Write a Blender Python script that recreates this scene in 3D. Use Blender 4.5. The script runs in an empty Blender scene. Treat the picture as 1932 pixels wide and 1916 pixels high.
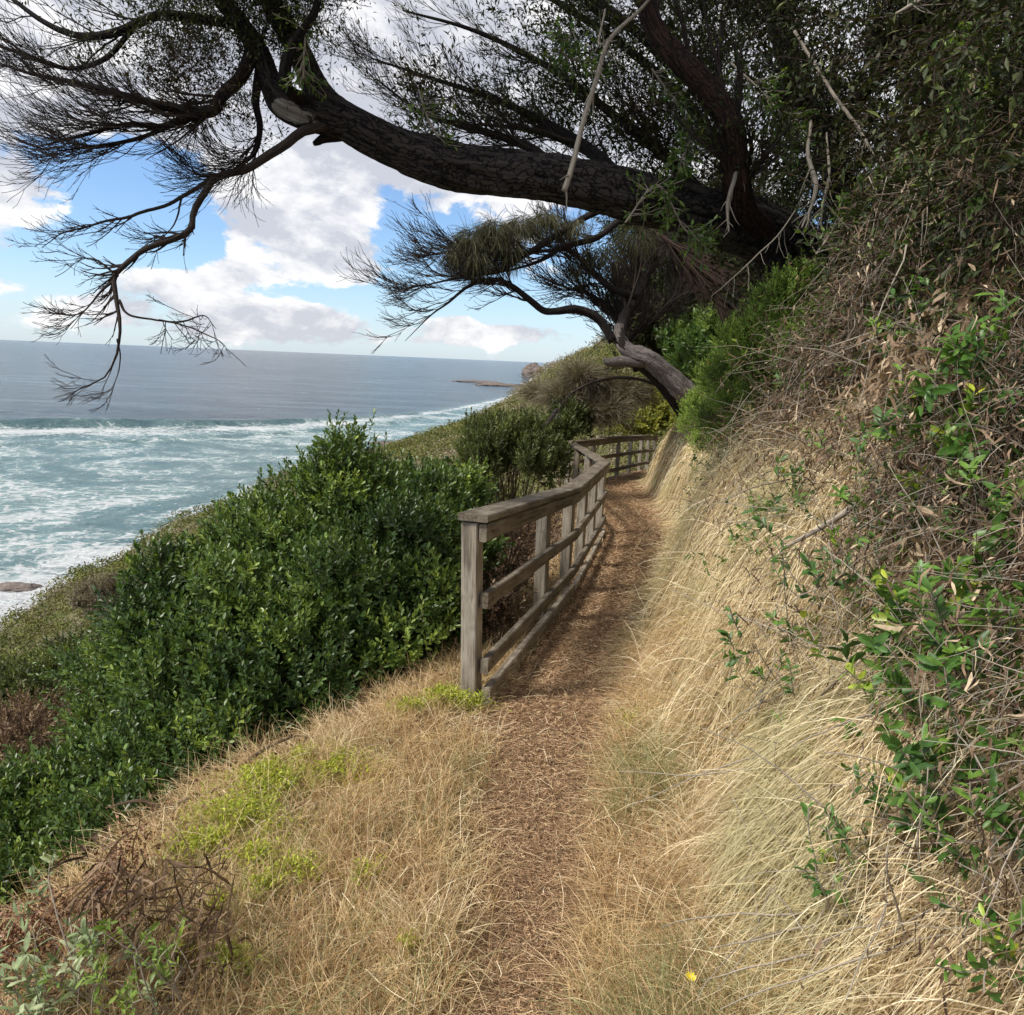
import bpy, math
import numpy as np
from mathutils import Matrix, Vector

# ------------------------------------------------------------------ camera
F, CX, CY = 1350.0, 966.0, 958.0            # focal length and centre in units of a 1932-wide frame
PITCH, ROLL, EYE = math.radians(11.6), math.radians(2.44), 1.65
def _rx(a): c, s = math.cos(a), math.sin(a); return np.array([[1, 0, 0], [0, c, -s], [0, s, c]])
def _rz(a): c, s = math.cos(a), math.sin(a); return np.array([[c, -s, 0], [s, c, 0], [0, 0, 1]])
RC = _rx(math.pi / 2 - PITCH) @ _rz(ROLL)
SC = bpy.context.scene
cam = bpy.data.objects.new('camera', bpy.data.cameras.new('camera'))
SC.collection.objects.link(cam)
cam.matrix_world = Matrix.Translation((0, 0, EYE)) @ Matrix(RC.tolist()).to_4x4()
cam.data.sensor_fit = 'HORIZONTAL'; cam.data.sensor_width = 36.0
cam.data.lens = F / 1932 * 36
cam.data.clip_start = 0.05; cam.data.clip_end = 60000
SC.camera = cam

# ------------------------------------------------------------------ light
SUN_EL, SUN_AZ = math.radians(50), math.radians(-112)     # azimuth from +Y, clockwise; negative = left of view
sd = np.array([math.sin(SUN_AZ) * math.cos(SUN_EL), math.cos(SUN_AZ) * math.cos(SUN_EL), math.sin(SUN_EL)])
sl = bpy.data.lights.new('sun', 'SUN'); sl.energy = 2.35; sl.angle = math.radians(12.0); sl.color = (1.0, 0.95, 0.87)
so = bpy.data.objects.new('sun', sl); SC.collection.objects.link(so)
so.rotation_euler = Vector((-sd).tolist()).to_track_quat('-Z', 'Y').to_euler()
SC.view_settings.view_transform = 'Standard'; SC.view_settings.look = 'None'
SC.view_settings.exposure = 1.17; SC.view_settings.gamma = 1.0
SC.cycles.max_bounces = 7; SC.cycles.diffuse_bounces = 3; SC.cycles.glossy_bounces = 2
SC.cycles.transmission_bounces = 4; SC.cycles.transparent_max_bounces = 4

def pdir(px, py):
    v = RC @ np.array([(px - CX) / F, -(py - CY) / F, -1.0]); return v / np.linalg.norm(v)
def W(px, py, d):
    px, py, d = np.broadcast_arrays(np.asarray(px, float), np.asarray(py, float), np.asarray(d, float))
    v = np.stack([(px - CX) / F * d, -(py - CY) / F * d, -d], -1)
    return v @ RC.T + np.array([0, 0, EYE])
def ZP(px, py, z):
    v = RC @ np.array([(px - CX) / F, -(py - CY) / F, -1.0]); return v * ((z - EYE) / v[2]) + np.array([0, 0, EYE])

# ------------------------------------------------------------------ node helper
class NT:
    def __init__(s, nt): s.nt = nt; s.n = nt.nodes; s.l = nt.links
    def new(s, t, **k):
        n = s.n.new(t)
        for a, v in k.items():
            if a.startswith('i_'):
                key = a[2:]; key = int(key) if key.isdigit() else key.replace('_', ' ')
                s.set(n, key, v)
            else: setattr(n, a, v)
        return n
    def set(s, n, key, v):
        if isinstance(v, bpy.types.NodeSocket): s.l.new(v, n.inputs[key])
        else: n.inputs[key].default_value = v
    def math(s, op, a, b=0.0, c=None, clamp=False):
        n = s.n.new('ShaderNodeMath'); n.operation = op; n.use_clamp = clamp
        s.set(n, 0, a); s.set(n, 1, b)
        if c is not None: s.set(n, 2, c)
        return n.outputs[0]
    def vm(s, op, a, b=(0, 0, 0)):
        n = s.n.new('ShaderNodeVectorMath'); n.operation = op
        s.set(n, 0, a)
        if op == 'SCALE': s.set(n, 'Scale', b)
        else: s.set(n, 1, b)
        return n.outputs['Value'] if op in ('LENGTH', 'DOT_PRODUCT', 'DISTANCE') else n.outputs[0]
    def noise(s, vec, scale, detail=4, rough=.55, dist=0.0):
        n = s.n.new('ShaderNodeTexNoise'); s.set(n, 'Vector', vec); s.set(n, 'Scale', scale)
        s.set(n, 'Detail', detail); s.set(n, 'Roughness', rough); s.set(n, 'Distortion', dist); return n.outputs[0]
    def ramp(s, fac, stops, interp='LINEAR'):
        n = s.n.new('ShaderNodeValToRGB'); s.set(n, 0, fac); cr = n.color_ramp; cr.interpolation = interp
        while len(cr.elements) < len(stops): cr.elements.new(.5)
        for e, (p, c) in zip(cr.elements, stops):
            e.position = p; e.color = (c[0], c[1], c[2], 1) if not isinstance(c, (int, float)) else (c, c, c, 1)
        return n.outputs[0]
    def mix(s, fac, a, b, mode='MIX'):
        n = s.n.new('ShaderNodeMix'); n.data_type = 'RGBA'; n.blend_type = mode
        s.set(n, 0, fac)
        for k, v in ((6, a), (7, b)):
            if isinstance(v, tuple) and len(v) == 3: v = v + (1,)
            s.set(n, k, v)
        return n.outputs[2]
    def smooth(s, v, a, b, lo=0.0, hi=1.0):
        n = s.n.new('ShaderNodeMapRange'); n.interpolation_type = 'SMOOTHSTEP'
        s.set(n, 0, v); s.set(n, 1, a); s.set(n, 2, b); s.set(n, 3, lo); s.set(n, 4, hi); return n.outputs[0]

# ------------------------------------------------------------------ sky
wd = bpy.data.worlds.new('World'); SC.world = wd; wd.use_nodes = True
wd.node_tree.nodes.clear()
T = NT(wd.node_tree)
sky = T.new('ShaderNodeTexSky', sky_type='NISHITA', sun_disc=False, sun_elevation=SUN_EL, sun_rotation=SUN_AZ, altitude=30,
            air_density=1.0, dust_density=0.35, ozone_density=3.0)
tc = T.new('ShaderNodeTexCoord').outputs['Generated']
sep = T.new('ShaderNodeSeparateXYZ', i_0=tc)
X_, Y_, Z_ = sep.outputs
zc = T.math('ADD', T.math('MAXIMUM', Z_, 0.0), 0.10)
comb = T.new('ShaderNodeCombineXYZ', i_0=T.math('DIVIDE', X_, zc), i_1=T.math('DIVIDE', Y_, zc), i_2=0.0).outputs[0]
sqz = T.vm('MULTIPLY', tc, (1.0, 1.0, 1.9))
nz = T.noise(T.vm('ADD', sqz, (3.1, 1.7, 0.0)), 5.6, 9, .6, .2)
nz2 = T.noise(T.vm('ADD', sqz, (3.1, 1.7, .055)), 5.6, 6, .6, .2)
nzf = T.noise(sqz, 19.0, 8, .68, .3)
dens = T.math('ADD', T.math('MULTIPLY', T.math('SUBTRACT', nz, .5), 2.0), T.math('MULTIPLY', T.math('SUBTRACT', nzf, .5), .80))
dens = T.math('ADD', dens, T.smooth(Z_, .15, .30, -0.10, .75))     # closed cloud higher up
# cumulus and gaps: (px, py, half width, half height, amount)
for (px, py, rx, ry, a) in [(560, 430, 215, 80, .50), (390, 525, 150, 42, .46), (660, 500, 110, 44, .36), (480, 385, 110, 50, .16),
                            (20, 355, 110, 60, .62), (60, 330, 160, 30, .2), (110, 545, 190, 30, .34), (560, 595, 150, 34, .40), (900, 628, 280, 30, .5), (250, 610, 200, 24, .34), (600, 640, 300, 16, .3), (180, 575, 60, 18, .3), (860, 600, 60, 22, .3),
                            (700, 250, 300, 70, .35), (760, 370, 200, 80, .28), (20, 465, 90, 26, .22), (330, 590, 220, 30, .16),
                            (215, 350, 160, 90, -.62), (250, 300, 190, 60, -.2), (290, 440, 90, 50, -.35), (950, 560, 170, 50, -.40), (700, 590, 80, 34, -.35), (330, 450, 70, 40, -.45), (560, 555, 150, 22, -.35), (750, 440, 60, 60, -.3), (240, 480, 120, 26, -.22),
                            (100, 500, 200, 40, -.12), (60, 60, 500, 190, .42)]:
    d0 = pdir(px, py)
    q = T.vm('MULTIPLY', T.vm('SUBTRACT', tc, tuple(d0)), (F / rx, .8, F / ry))
    dens = T.math('ADD', dens, T.smooth(T.vm('LENGTH', q), 1.35, 0.0, 0.0, a))
mask = T.smooth(dens, 0.03, 0.22)
shade = T.math('ADD', T.math('MULTIPLY', T.math('SUBTRACT', nz, nz2), 6.5), T.math('MULTIPLY', T.math('SUBTRACT', .30, T.math('MINIMUM', dens, .62)), .45))
shade = T.math('ADD', shade, T.math('MULTIPLY', T.math('SUBTRACT', nzf, .5), 1.8))
shade = T.math('ADD', shade, .40, clamp=True)
ccol = T.mix(shade, (.29, .298, .33), (.485, .48, .48))
veil = T.smooth(Z_, .0, .12, .50, .0)
skc = T.mix(1.0, sky.outputs[0], (.062, .069, .078), 'MULTIPLY')
skc = T.mix(veil, skc, (.30, .37, .46))
outc = T.mix(T.math('MULTIPLY', mask, .95), skc, ccol)
bg = T.new('ShaderNodeBackground', i_Color=outc, i_Strength=1.0)
T.l.new(bg.outputs[0], T.new('ShaderNodeOutputWorld').inputs[0])

# ------------------------------------------------------------------ numpy toolkit
RNG = np.random.default_rng(11)
def U(a, b, n=None): return RNG.uniform(a, b, n)
def N_(s, n=None): return RNG.normal(0, s, n)
def norm(v): return v / np.maximum(np.linalg.norm(v, axis=-1, keepdims=True), 1e-9)
def _hash(i, j, k):
    h = (i * 374761393 + j * 668265263 + k * 2147483647 + 1442695041) & 0xffffffff
    h = ((h ^ (h >> 13)) * 1274126177) & 0xffffffff
    return ((h ^ (h >> 16)) & 0xffff) / 65535.0
def vnoise(x, y, z=0.0):
    x, y, z = np.broadcast_arrays(np.asarray(x, float), np.asarray(y, float), np.asarray(z, float))
    xi, yi, zi = [np.floor(a).astype(np.int64) for a in (x, y, z)]
    fx, fy, fz = x - xi, y - yi, z - zi
    fx, fy, fz = [f * f * (3 - 2 * f) for f in (fx, fy, fz)]
    r = 0
    for a in (0, 1):
        for b in (0, 1):
            for c in (0, 1):
                r = r + _hash(xi + a, yi + b, zi + c) * (fx if a else 1 - fx) * (fy if b else 1 - fy) * (fz if c else 1 - fz)
    return r * 2 - 1
def fbm(x, y, z=0.0, o=4):
    r, a, f = 0, 1.0, 1.0
    for k in range(o):
        r = r + a * vnoise(np.asarray(x) * f + k * 17.3, np.asarray(y) * f - k * 9.1, np.asarray(z) * f + k * 3.7); a *= .5; f *= 2.03
    return r / 1.9

def link(o, parent=None):
    SC.collection.objects.link(o)
    if parent is not None: o.parent = parent
    return o
def root_loc(o):
    l = Vector((0, 0, 0))
    while o is not None: l = l + o.location; o = o.parent
    return np.array(l)
def tag(o, label=None, cat=None, group=None, kind=None):
    if label: o['label'] = label
    if cat: o['category'] = cat
    if group: o['group'] = group
    if kind: o['kind'] = kind
    return o
def empty(name, loc, label, cat, group=None):
    o = bpy.data.objects.new(name, None); o.empty_display_size = .2; o.location = tuple(float(v) for v in loc)
    link(o); return tag(o, label, cat, group)

class G:
    """collects geometry: verts, faces, a random value and a grain coordinate per vertex"""
    def __init__(s): s.V = []; s.F = []; s.A = []; s.C = []; s.n = 0
    def add(s, V, Fs, rnd=None, gc=None):
        V = np.asarray(V, float).reshape(-1, 3)
        s.V.append(V)
        for f in (Fs if isinstance(Fs, list) else [Fs]):
            if len(f): s.F.append(np.asarray(f, np.int64) + s.n)
        s.A.append(np.broadcast_to(np.asarray(0.5 if rnd is None else rnd, float).ravel(), (len(V),)) if np.size(rnd if rnd is not None else 0.5) == 1 else np.asarray(rnd, float).ravel())
        s.C.append(V if gc is None else np.asarray(gc, float).reshape(-1, 3))
        s.n += len(V)
    def build(s, name, mat, parent=None, smooth=True):
        V = np.concatenate(s.V)
        if parent is not None: V = V - root_loc(parent)
        me = bpy.data.meshes.new(name)
        me.vertices.add(len(V)); me.vertices.foreach_set('co', V.astype(np.float32).ravel())
        sizes = np.concatenate([np.full(len(f), f.shape[1], np.int32) for f in s.F])
        idx = np.concatenate([f.ravel() for f in s.F]).astype(np.int32)
        me.loops.add(len(idx)); me.loops.foreach_set('vertex_index', idx)
        me.polygons.add(len(sizes))
        st = np.zeros(len(sizes), np.int32); st[1:] = np.cumsum(sizes)[:-1]
        me.polygons.foreach_set('loop_start', st)
        me.polygons.foreach_set('use_smooth', np.full(len(sizes), smooth, bool))
        me.update(calc_edges=True)
        a = me.attributes.new('rnd', 'FLOAT', 'POINT'); a.data.foreach_set('value', np.concatenate(s.A).astype(np.float32))
        a = me.attributes.new('gc', 'FLOAT_VECTOR', 'POINT'); a.data.foreach_set('vector', np.concatenate(s.C).astype(np.float32).ravel())
        me.materials.append(mat)
        return link(bpy.data.objects.new(name, me), parent)

def frames(P):
    Tn = norm(np.gradient(P, axis=1))
    m = norm(P[:, -1] - P[:, 0])
    ref = np.where((np.abs(m[:, 2:3]) > .75), np.array([[1., 0, 0]]), np.array([[0, 0, 1.]]))[:, None, :]
    u = norm(ref - (ref * Tn).sum(-1, keepdims=True) * Tn)
    return Tn, u, np.cross(Tn, u)
def tubes(g, P, R, n=4, rnd=None, rough=0.0, rs=6.0):
    B, K, _ = P.shape
    Tn, u, v = frames(P)
    a = np.arange(n) * 2 * np.pi / n
    rr = R[:, :, None] * np.ones(n)
    if rough:
        q = P[:, :, None, :] * rs
        ca, sa = np.cos(a) * 2.2, np.sin(a) * 2.2
        L = np.cumsum(np.concatenate([np.zeros((B, 1)), np.linalg.norm(np.diff(P, axis=1), axis=-1)], 1), 1)[:, :, None]
        rr = rr * (1 + rough * fbm(ca + 0 * L, sa + 0 * L, L * rs * .35, 3) + rough * .55 * fbm(ca * 3 + 0 * L, sa * 3 + 0 * L, L * rs, 3))
    V = P[:, :, None, :] + rr[..., None] * (np.cos(a)[None, None, :, None] * u[:, :, None, :] + np.sin(a)[None, None, :, None] * v[:, :, None, :])
    b = (np.arange(B) * K * n)[:, None, None]; k = (np.arange(K - 1) * n)[None, :, None]; j = np.arange(n)[None, None, :]; j2 = (j + 1) % n
    Fq = np.stack([b + k + j, b + k + j2, b + k + n + j2, b + k + n + j], -1).reshape(-1, 4)
    r = U(0, 1, B) if rnd is None else np.broadcast_to(rnd, (B,))
    L = np.cumsum(np.concatenate([np.zeros((B, 1)), np.linalg.norm(np.diff(P, axis=1), axis=-1)], 1), 1)
    gc = np.stack([np.broadcast_to(L[:, :, None], (B, K, n)), np.broadcast_to(np.cos(a) * .12, (B, K, n)) + r[:, None, None] * 7, np.broadcast_to(np.sin(a) * .12, (B, K, n))], -1)
    caps = []
    if n > 4:
        for bb in range(B): caps.append(bb * K * n + np.arange(n)[::-1][None, :]); caps.append(bb * K * n + (K - 1) * n + np.arange(n)[None, :])
    g.add(V, [Fq] + caps, np.repeat(r, K * n), gc)
def ribbons(g, P, Wd, face=None, rnd=None):
    B, K, _ = P.shape
    Tn = norm(np.gradient(P, axis=1))
    if face is None: face = norm(N_(1, (B, 3)))
    sd_ = norm(np.cross(Tn, face[:, None, :]))
    V = np.stack([P - sd_ * Wd[..., None] / 2, P + sd_ * Wd[..., None] / 2], 2)
    b = (np.arange(B) * K * 2)[:, None]; k = (np.arange(K - 1) * 2)[None, :]
    Fq = np.stack([b + k, b + k + 1, b + k + 3, b + k + 2], -1).reshape(-1, 4)
    r = U(0, 1, B) if rnd is None else rnd
    t = np.broadcast_to(np.linspace(0, 1, K)[None, :, None], (B, K, 2))
    gc = np.stack([t, t * 0 + r[:, None, None], t * 0], -1)
    g.add(V, Fq, np.repeat(r, K * 2), gc)
def leaves(g, pos, d, up, L, Wd, rnd=None, fold=.18, bend=.15, oval=False):
    if oval: return oval_leaves(g, pos, d, up, L, Wd, rnd, fold, bend)
    n = len(pos); d = norm(d); s = norm(np.cross(d, up)); nn = np.cross(s, d)
    L = np.broadcast_to(L, (n,))[:, None]; Wd = np.broadcast_to(Wd, (n,))[:, None]
    m = pos + d * L * .5 - nn * Wd * fold
    l = pos + d * L * .48 - s * Wd * .5 + nn * Wd * fold * .6
    r_ = pos + d * L * .48 + s * Wd * .5 + nn * Wd * fold * .6
    t = pos + d * L - nn * L * bend
    V = np.stack([pos, l, m, r_, t], 1)
    b = np.arange(n)[:, None] * 5
    Fq = np.concatenate([b + np.array([0, 2, 1]), b + np.array([0, 3, 2]), b + np.array([1, 2, 4]), b + np.array([2, 3, 4])])
    r = U(0, 1, n) if rnd is None else np.asarray(rnd)
    gc = np.stack([np.broadcast_to([0, .5, .5, .5, 1.0], (n, 5)), np.broadcast_to([0, 1., 0, 1., 0], (n, 5)), np.broadcast_to(r[:, None], (n, 5))], -1)
    g.add(V, Fq, np.repeat(r, 5), gc)
def oval_leaves(g, pos, d, up, L, Wd, rnd=None, fold=.18, bend=.15):
    n = len(pos); d = norm(d); s = norm(np.cross(d, up)); nn = np.cross(s, d)
    L = np.broadcast_to(L, (n,))[:, None]; Wd = np.broadcast_to(Wd, (n,))[:, None]
    def q(t, w, h): return pos + d * L * t + s * Wd * w + nn * (Wd * h - L * bend * t * t)
    V = np.stack([pos, q(.26, -.38, fold * .4), q(.26, 0, -fold * .5), q(.26, .38, fold * .4), q(.66, -.5, fold * .5), q(.66, 0, -fold * .6), q(.66, .5, fold * .5), q(.9, -.27, fold * .2), q(.9, .27, fold * .2), q(1.0, 0, 0)], 1)
    b = np.arange(n)[:, None] * 10
    F4 = np.concatenate([b + np.array(f) for f in ([1, 2, 5, 4], [2, 3, 6, 5])]); F3 = np.concatenate([b + np.array(f) for f in ([0, 2, 1], [0, 3, 2], [4, 5, 7], [5, 6, 8], [5, 8, 9], [5, 9, 7])])
    r = U(0, 1, n) if rnd is None else np.asarray(rnd)
    gc = np.stack([np.broadcast_to([0, .26, .26, .26, .66, .66, .66, .9, .9, 1.0], (n, 10)), np.zeros((n, 10)), np.broadcast_to(r[:, None], (n, 10))], -1)
    g.add(V, [F4, F3], np.repeat(r, 10), gc)
def spline(pts, n=24):
    """Catmull-Rom through rows of (x, y, z, r)"""
    p = np.asarray(pts, float); p = np.vstack([2 * p[0] - p[1], p, 2 * p[-1] - p[-2]]); m = len(p) - 3
    t = np.linspace(0, m, n); i = np.minimum(t.astype(int), m - 1); f = (t - i)[:, None]
    a, b, c, d = p[i], p[i + 1], p[i + 2], p[i + 3]
    q = .5 * (2 * b + (c - a) * f + (2 * a - 5 * b + 4 * c - d) * f ** 2 + (3 * b - a - 3 * c + d) * f ** 3)
    return q[:, :3], np.maximum(q[:, 3], .0008)
def limb_px(rows, n=24):
    """rows (px, py, depth, radius m)"""
    a = np.asarray(rows, float); return spline(np.column_stack([W(a[:, 0], a[:, 1], a[:, 2]), a[:, 3]]), n)
def walk(p0, d0, L, K, curl=(0, 0, 0), wob=.15):
    """paths from p0 along d0, bending toward curl, with wobble"""
    B = len(p0); P = np.zeros((B, K, 3)); P[:, 0] = p0; d = norm(d0); st = (np.broadcast_to(L, (B,)) / (K - 1))[:, None]
    curl = np.asarray(curl)
    for k in range(1, K):
        d = norm(d + curl / (K - 1) + N_(wob, (B, 3)) / math.sqrt(K)); P[:, k] = P[:, k - 1] + d * st
    return P
def spawn(P, R, n, t0=.15, t1=1.0, ang=(.4, .9), L=(.3, .6), K=6, bias=(0, 0, 0), bw=0.0, curl=(0, 0, 0), wob=.2, rf=.6, tip=.0015, wts=None, flat=None):
    B, Kp, _ = P.shape
    i = RNG.choice(B, n, p=wts); t = U(t0, t1, n) * (Kp - 1); k = np.minimum(t.astype(int), Kp - 2); f = (t - k)[:, None]
    p0 = P[i, k] * (1 - f) + P[i, k + 1] * f; tn = norm(P[i, k + 1] - P[i, k]); r0 = R[i, k] * (1 - f[:, 0]) + R[i, k + 1] * f[:, 0]
    q = N_(1, (n, 3))
    if flat is not None: q = q - np.asarray(flat) * (q @ np.asarray(flat))[:, None] * .75
    q = norm(q - (q * tn).sum(-1, keepdims=True) * tn); a = U(ang[0], ang[1], n)[:, None]
    d = norm(tn * np.cos(a) + q * np.sin(a) + np.asarray(bias) * bw)
    LL = U(L[0], L[1], n) * (1 - .35 * (t / (Kp - 1)))
    P2 = walk(p0, d, LL, K, curl, wob); r0 = np.maximum(r0 * rf, tip)
    return P2, r0[:, None] * np.linspace(1, 0, K)[None] + tip * np.linspace(0, 1, K)[None]

# ------------------------------------------------------------------ materials
def new_mat(name):
    m = bpy.data.materials.new(name); m.use_nodes = True; m.node_tree.nodes.clear(); t = NT(m.node_tree)
    out = t.new('ShaderNodeOutputMaterial'); return m, t, out
def attr(t, n, o='Fac'): return t.new('ShaderNodeAttribute', attribute_name=n).outputs[o]
def foliage_mat(name, stops, rough=.5, trans=.25, spec=.35, patch=None, pscale=1.2, tipcol=None):
    m, t, out = new_mat(name)
    r = attr(t, 'rnd'); c = t.ramp(r, stops)
    geo = t.new('ShaderNodeNewGeometry').outputs['Position']
    if patch: c = t.mix(t.smooth(t.noise(geo, pscale, 3), .48, .66), c, patch)
    gx = t.new('ShaderNodeSeparateXYZ', i_0=attr(t, 'gc', 'Vector')).outputs[0]
    if tipcol: c = t.mix(t.smooth(gx, .35, 1.0, 0, .7), c, tipcol)
    hs = t.new('ShaderNodeHueSaturation', i_Color=c, i_Value=t.smooth(t.noise(geo, 45.0, 2), .3, .7, .75, 1.25))
    b = t.new('ShaderNodeBsdfPrincipled', i_Base_Color=hs.outputs[0], i_Roughness=rough)
    b.inputs['Specular IOR Level'].default_value = spec
    tr = t.new('ShaderNodeBsdfTranslucent', i_Color=t.mix(1.0, hs.outputs[0], (1.25, 1.2, .6), 'MULTIPLY'))
    mx = t.new('ShaderNodeMixShader', i_0=trans); t.l.new(b.outputs[0], mx.inputs[1]); t.l.new(tr.outputs[0], mx.inputs[2])
    t.l.new(mx.outputs[0], out.inputs[0]); return m
def bark_mat(name, c0, c1, c2=None, gs=9.0, bump=.6, rough=.9):
    m, t, out = new_mat(name)
    gc = attr(t, 'gc', 'Vector'); st = t.vm('MULTIPLY', gc, (.35, 4.5, 4.5))
    n1 = t.noise(st, gs, 8, .65, .6); n2 = t.noise(gc, 5.0, 4)
    vo = t.new('ShaderNodeTexVoronoi', feature='DISTANCE_TO_EDGE', i_Scale=gs * .5)
    t.l.new(t.vm('ADD', t.vm('MULTIPLY', gc, (.30, 6.0, 6.0)), t.vm('SCALE', t.new('ShaderNodeTexNoise', i_Vector=gc, i_Scale=gs * .8, i_Detail=6.0).outputs[1], .9)), vo.inputs['Vector'])
    ck = t.smooth(vo.outputs['Distance'], .0, .14); n1 = t.math('MULTIPLY', n1, t.math('MULTIPLY_ADD', ck, .42, .58))
    c = t.mix(t.smooth(n1, .28, .60), c0, c1)
    if c2: c = t.mix(t.smooth(n2, .56, .68), c, c2)
    b = t.new('ShaderNodeBsdfPrincipled', i_Base_Color=c, i_Roughness=rough); b.inputs['Specular IOR Level'].default_value = .2
    bp = t.new('ShaderNodeBump', i_Height=n1, i_Strength=bump, i_Distance=.035); t.l.new(bp.outputs[0], b.inputs['Normal'])
    t.l.new(b.outputs[0], out.inputs[0]); return m

M = {}
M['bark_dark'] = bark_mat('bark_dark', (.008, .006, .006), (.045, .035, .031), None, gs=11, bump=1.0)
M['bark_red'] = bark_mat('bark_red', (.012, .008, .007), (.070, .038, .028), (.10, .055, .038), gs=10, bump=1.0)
def scar_mat():
    m = bark_mat('bark_scar', (.006, .005, .005), (.070, .058, .052), None, gs=11, bump=1.0); t = NT(m.node_tree)
    b = [n for n in m.node_tree.nodes if n.type == 'BSDF_PRINCIPLED'][0]; c = b.inputs['Base Color'].links[0].from_socket
    P = t.new('ShaderNodeNewGeometry').outputs['Position']; nn = t.noise(P, 14.0, 5, .65); k = None
    ctl = np.array([(528, 205, 3.80, .050), (560, 224, 3.80, .060), (595, 236, 3.80, .062), (630, 256, 3.84, .055), (660, 276, 3.88, .045), (690, 296, 3.92, .030)]); uu = np.linspace(0, 5, 13)
    for (px, py, d, r) in [tuple(float(np.interp(u_, range(6), ctl[:, c_])) for c_ in range(4)) for u_ in uu]:
        q = t.smooth(t.math('ADD', t.vm('DISTANCE', P, tuple(W(px, py, d))), t.math('MULTIPLY', t.math('SUBTRACT', nn, .5), .06)), r + .008, r - .004); k = q if k is None else t.math('MAXIMUM', k, q)
    w = t.mix(t.smooth(t.noise(t.vm('MULTIPLY', attr(t, 'gc', 'Vector'), (1.2, 9, 9)), 5.0, 6, .7), .35, .65), (.20, .175, .15), (.50, .46, .41))
    t.l.new(t.mix(k, c, w), b.inputs['Base Color']); return m
M['bark_scar'] = scar_mat()
M['bark_grey'] = bark_mat('bark_grey', (.085, .07, .066), (.30, .262, .245), (.15, .12, .11), gs=16, bump=1.0)
M['twig'] = bark_mat('twig', (.030, .023, .020), (.075, .058, .048))
M['twig_red'] = bark_mat('twig_red', (.045, .028, .022), (.12, .078, .060))
M['bare_wood'] = bark_mat('bare_wood', (.22, .19, .16), (.48, .44, .38), gs=4, bump=.3)
M['vine'] = bark_mat('vine', (.20, .165, .13), (.42, .37, .30), gs=6, bump=.3)
M['stem'] = bark_mat('stem', (.07, .045, .03), (.17, .12, .08))
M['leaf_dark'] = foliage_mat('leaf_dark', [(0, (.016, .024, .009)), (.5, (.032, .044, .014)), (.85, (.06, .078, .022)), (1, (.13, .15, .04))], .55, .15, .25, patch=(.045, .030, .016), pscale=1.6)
M['leaf_bush'] = foliage_mat('leaf_bush', [(0, (.032, .064, .018)), (.35, (.066, .118, .028)), (.65, (.115, .182, .040)), (.85, (.185, .265, .055)), (1, (.29, .38, .08))], .38, .30, .45)
M['leaf_olive'] = foliage_mat('leaf_olive', [(0, (.05, .065, .02)), (.5, (.085, .11, .03)), (.85, (.13, .16, .04)), (1, (.19, .21, .06))], .5, .25, .35)
M['leaf_feather'] = foliage_mat('leaf_feather', [(0, (.10, .17, .035)), (.5, (.20, .30, .06)), (1, (.34, .45, .11))], .5, .4, .3)
M['leaf_fresh'] = foliage_mat('leaf_fresh', [(0, (.035, .085, .016)), (.5, (.065, .145, .024)), (.86, (.14, .25, .035)), (1, (.40, .40, .04))], .42, .25, .4)
M['leaf_vinegreen'] = foliage_mat('leaf_vinegreen', [(0, (.04, .085, .016)), (.6, (.095, .165, .034)), (1, (.20, .29, .06))], .45, .3, .4)
M['leaf_lime'] = foliage_mat('leaf_lime', [(0, (.22, .28, .03)), (.6, (.38, .43, .05)), (1, (.55, .56, .10))], .55, .35, .3)
M['leaf_silver'] = foliage_mat('leaf_silver', [(0, (.16, .22, .10)), (.6, (.25, .32, .16)), (1, (.42, .46, .28))], .6, .25, .25)
M['leaf_yellow'] = foliage_mat('leaf_yellow', [(0, (.13, .15, .03)), (.6, (.24, .26, .045)), (1, (.38, .37, .07))], .55, .3, .3)
M['needle'] = foliage_mat('needle', [(0, (.10, .08, .055)), (.5, (.17, .145, .10)), (1, (.27, .235, .165))], .7, .2, .15)
M['needle_green'] = foliage_mat('needle_green', [(0, (.03, .03, .018)), (.5, (.07, .068, .036)), (1, (.15, .145, .08))], .7, .2, .15)
M['dead_leaf'] = foliage_mat('dead_leaf', [(0, (.04, .024, .016)), (.35, (.12, .075, .048)), (.75, (.27, .185, .12)), (1, (.56, .44, .30))], .7, .2, .2)
M['straw'] = foliage_mat('straw', [(0, (.17, .11, .06)), (.3, (.43, .315, .18)), (.65, (.68, .555, .35)), (1, (.90, .81, .60))], .55, .3, .3, patch=(.50, .45, .27), pscale=1.7)
M['straw_warm'] = foliage_mat('straw_warm', [(0, (.18, .10, .05)), (.4, (.42, .27, .135)), (.75, (.62, .46, .26)), (1, (.78, .65, .43))], .6, .3, .25, patch=(.58, .44, .24), pscale=3.0)
M['litter'] = foliage_mat('litter', [(0, (.11, .062, .036)), (.4, (.28, .17, .095)), (.8, (.46, .31, .18)), (1, (.72, .56, .37))], .7, .15, .2)
M['green_grass'] = foliage_mat('green_grass', [(0, (.14, .16, .06)), (.6, (.24, .25, .11)), (1, (.42, .40, .20))], .5, .3, .3)
M['scrub'] = foliage_mat('scrub', [(0, (.055, .068, .024)), (.28, (.11, .13, .034)), (.48, (.18, .185, .052)), (.62, (.16, .145, .09)), (.8, (.22, .185, .135)), (1, (.34, .28, .21))], .7, .15, .15)
M['seed'] = foliage_mat('seed', [(0, (.10, .045, .028)), (.6, (.22, .11, .07)), (1, (.38, .23, .15))], .7, .15, .2)

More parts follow.
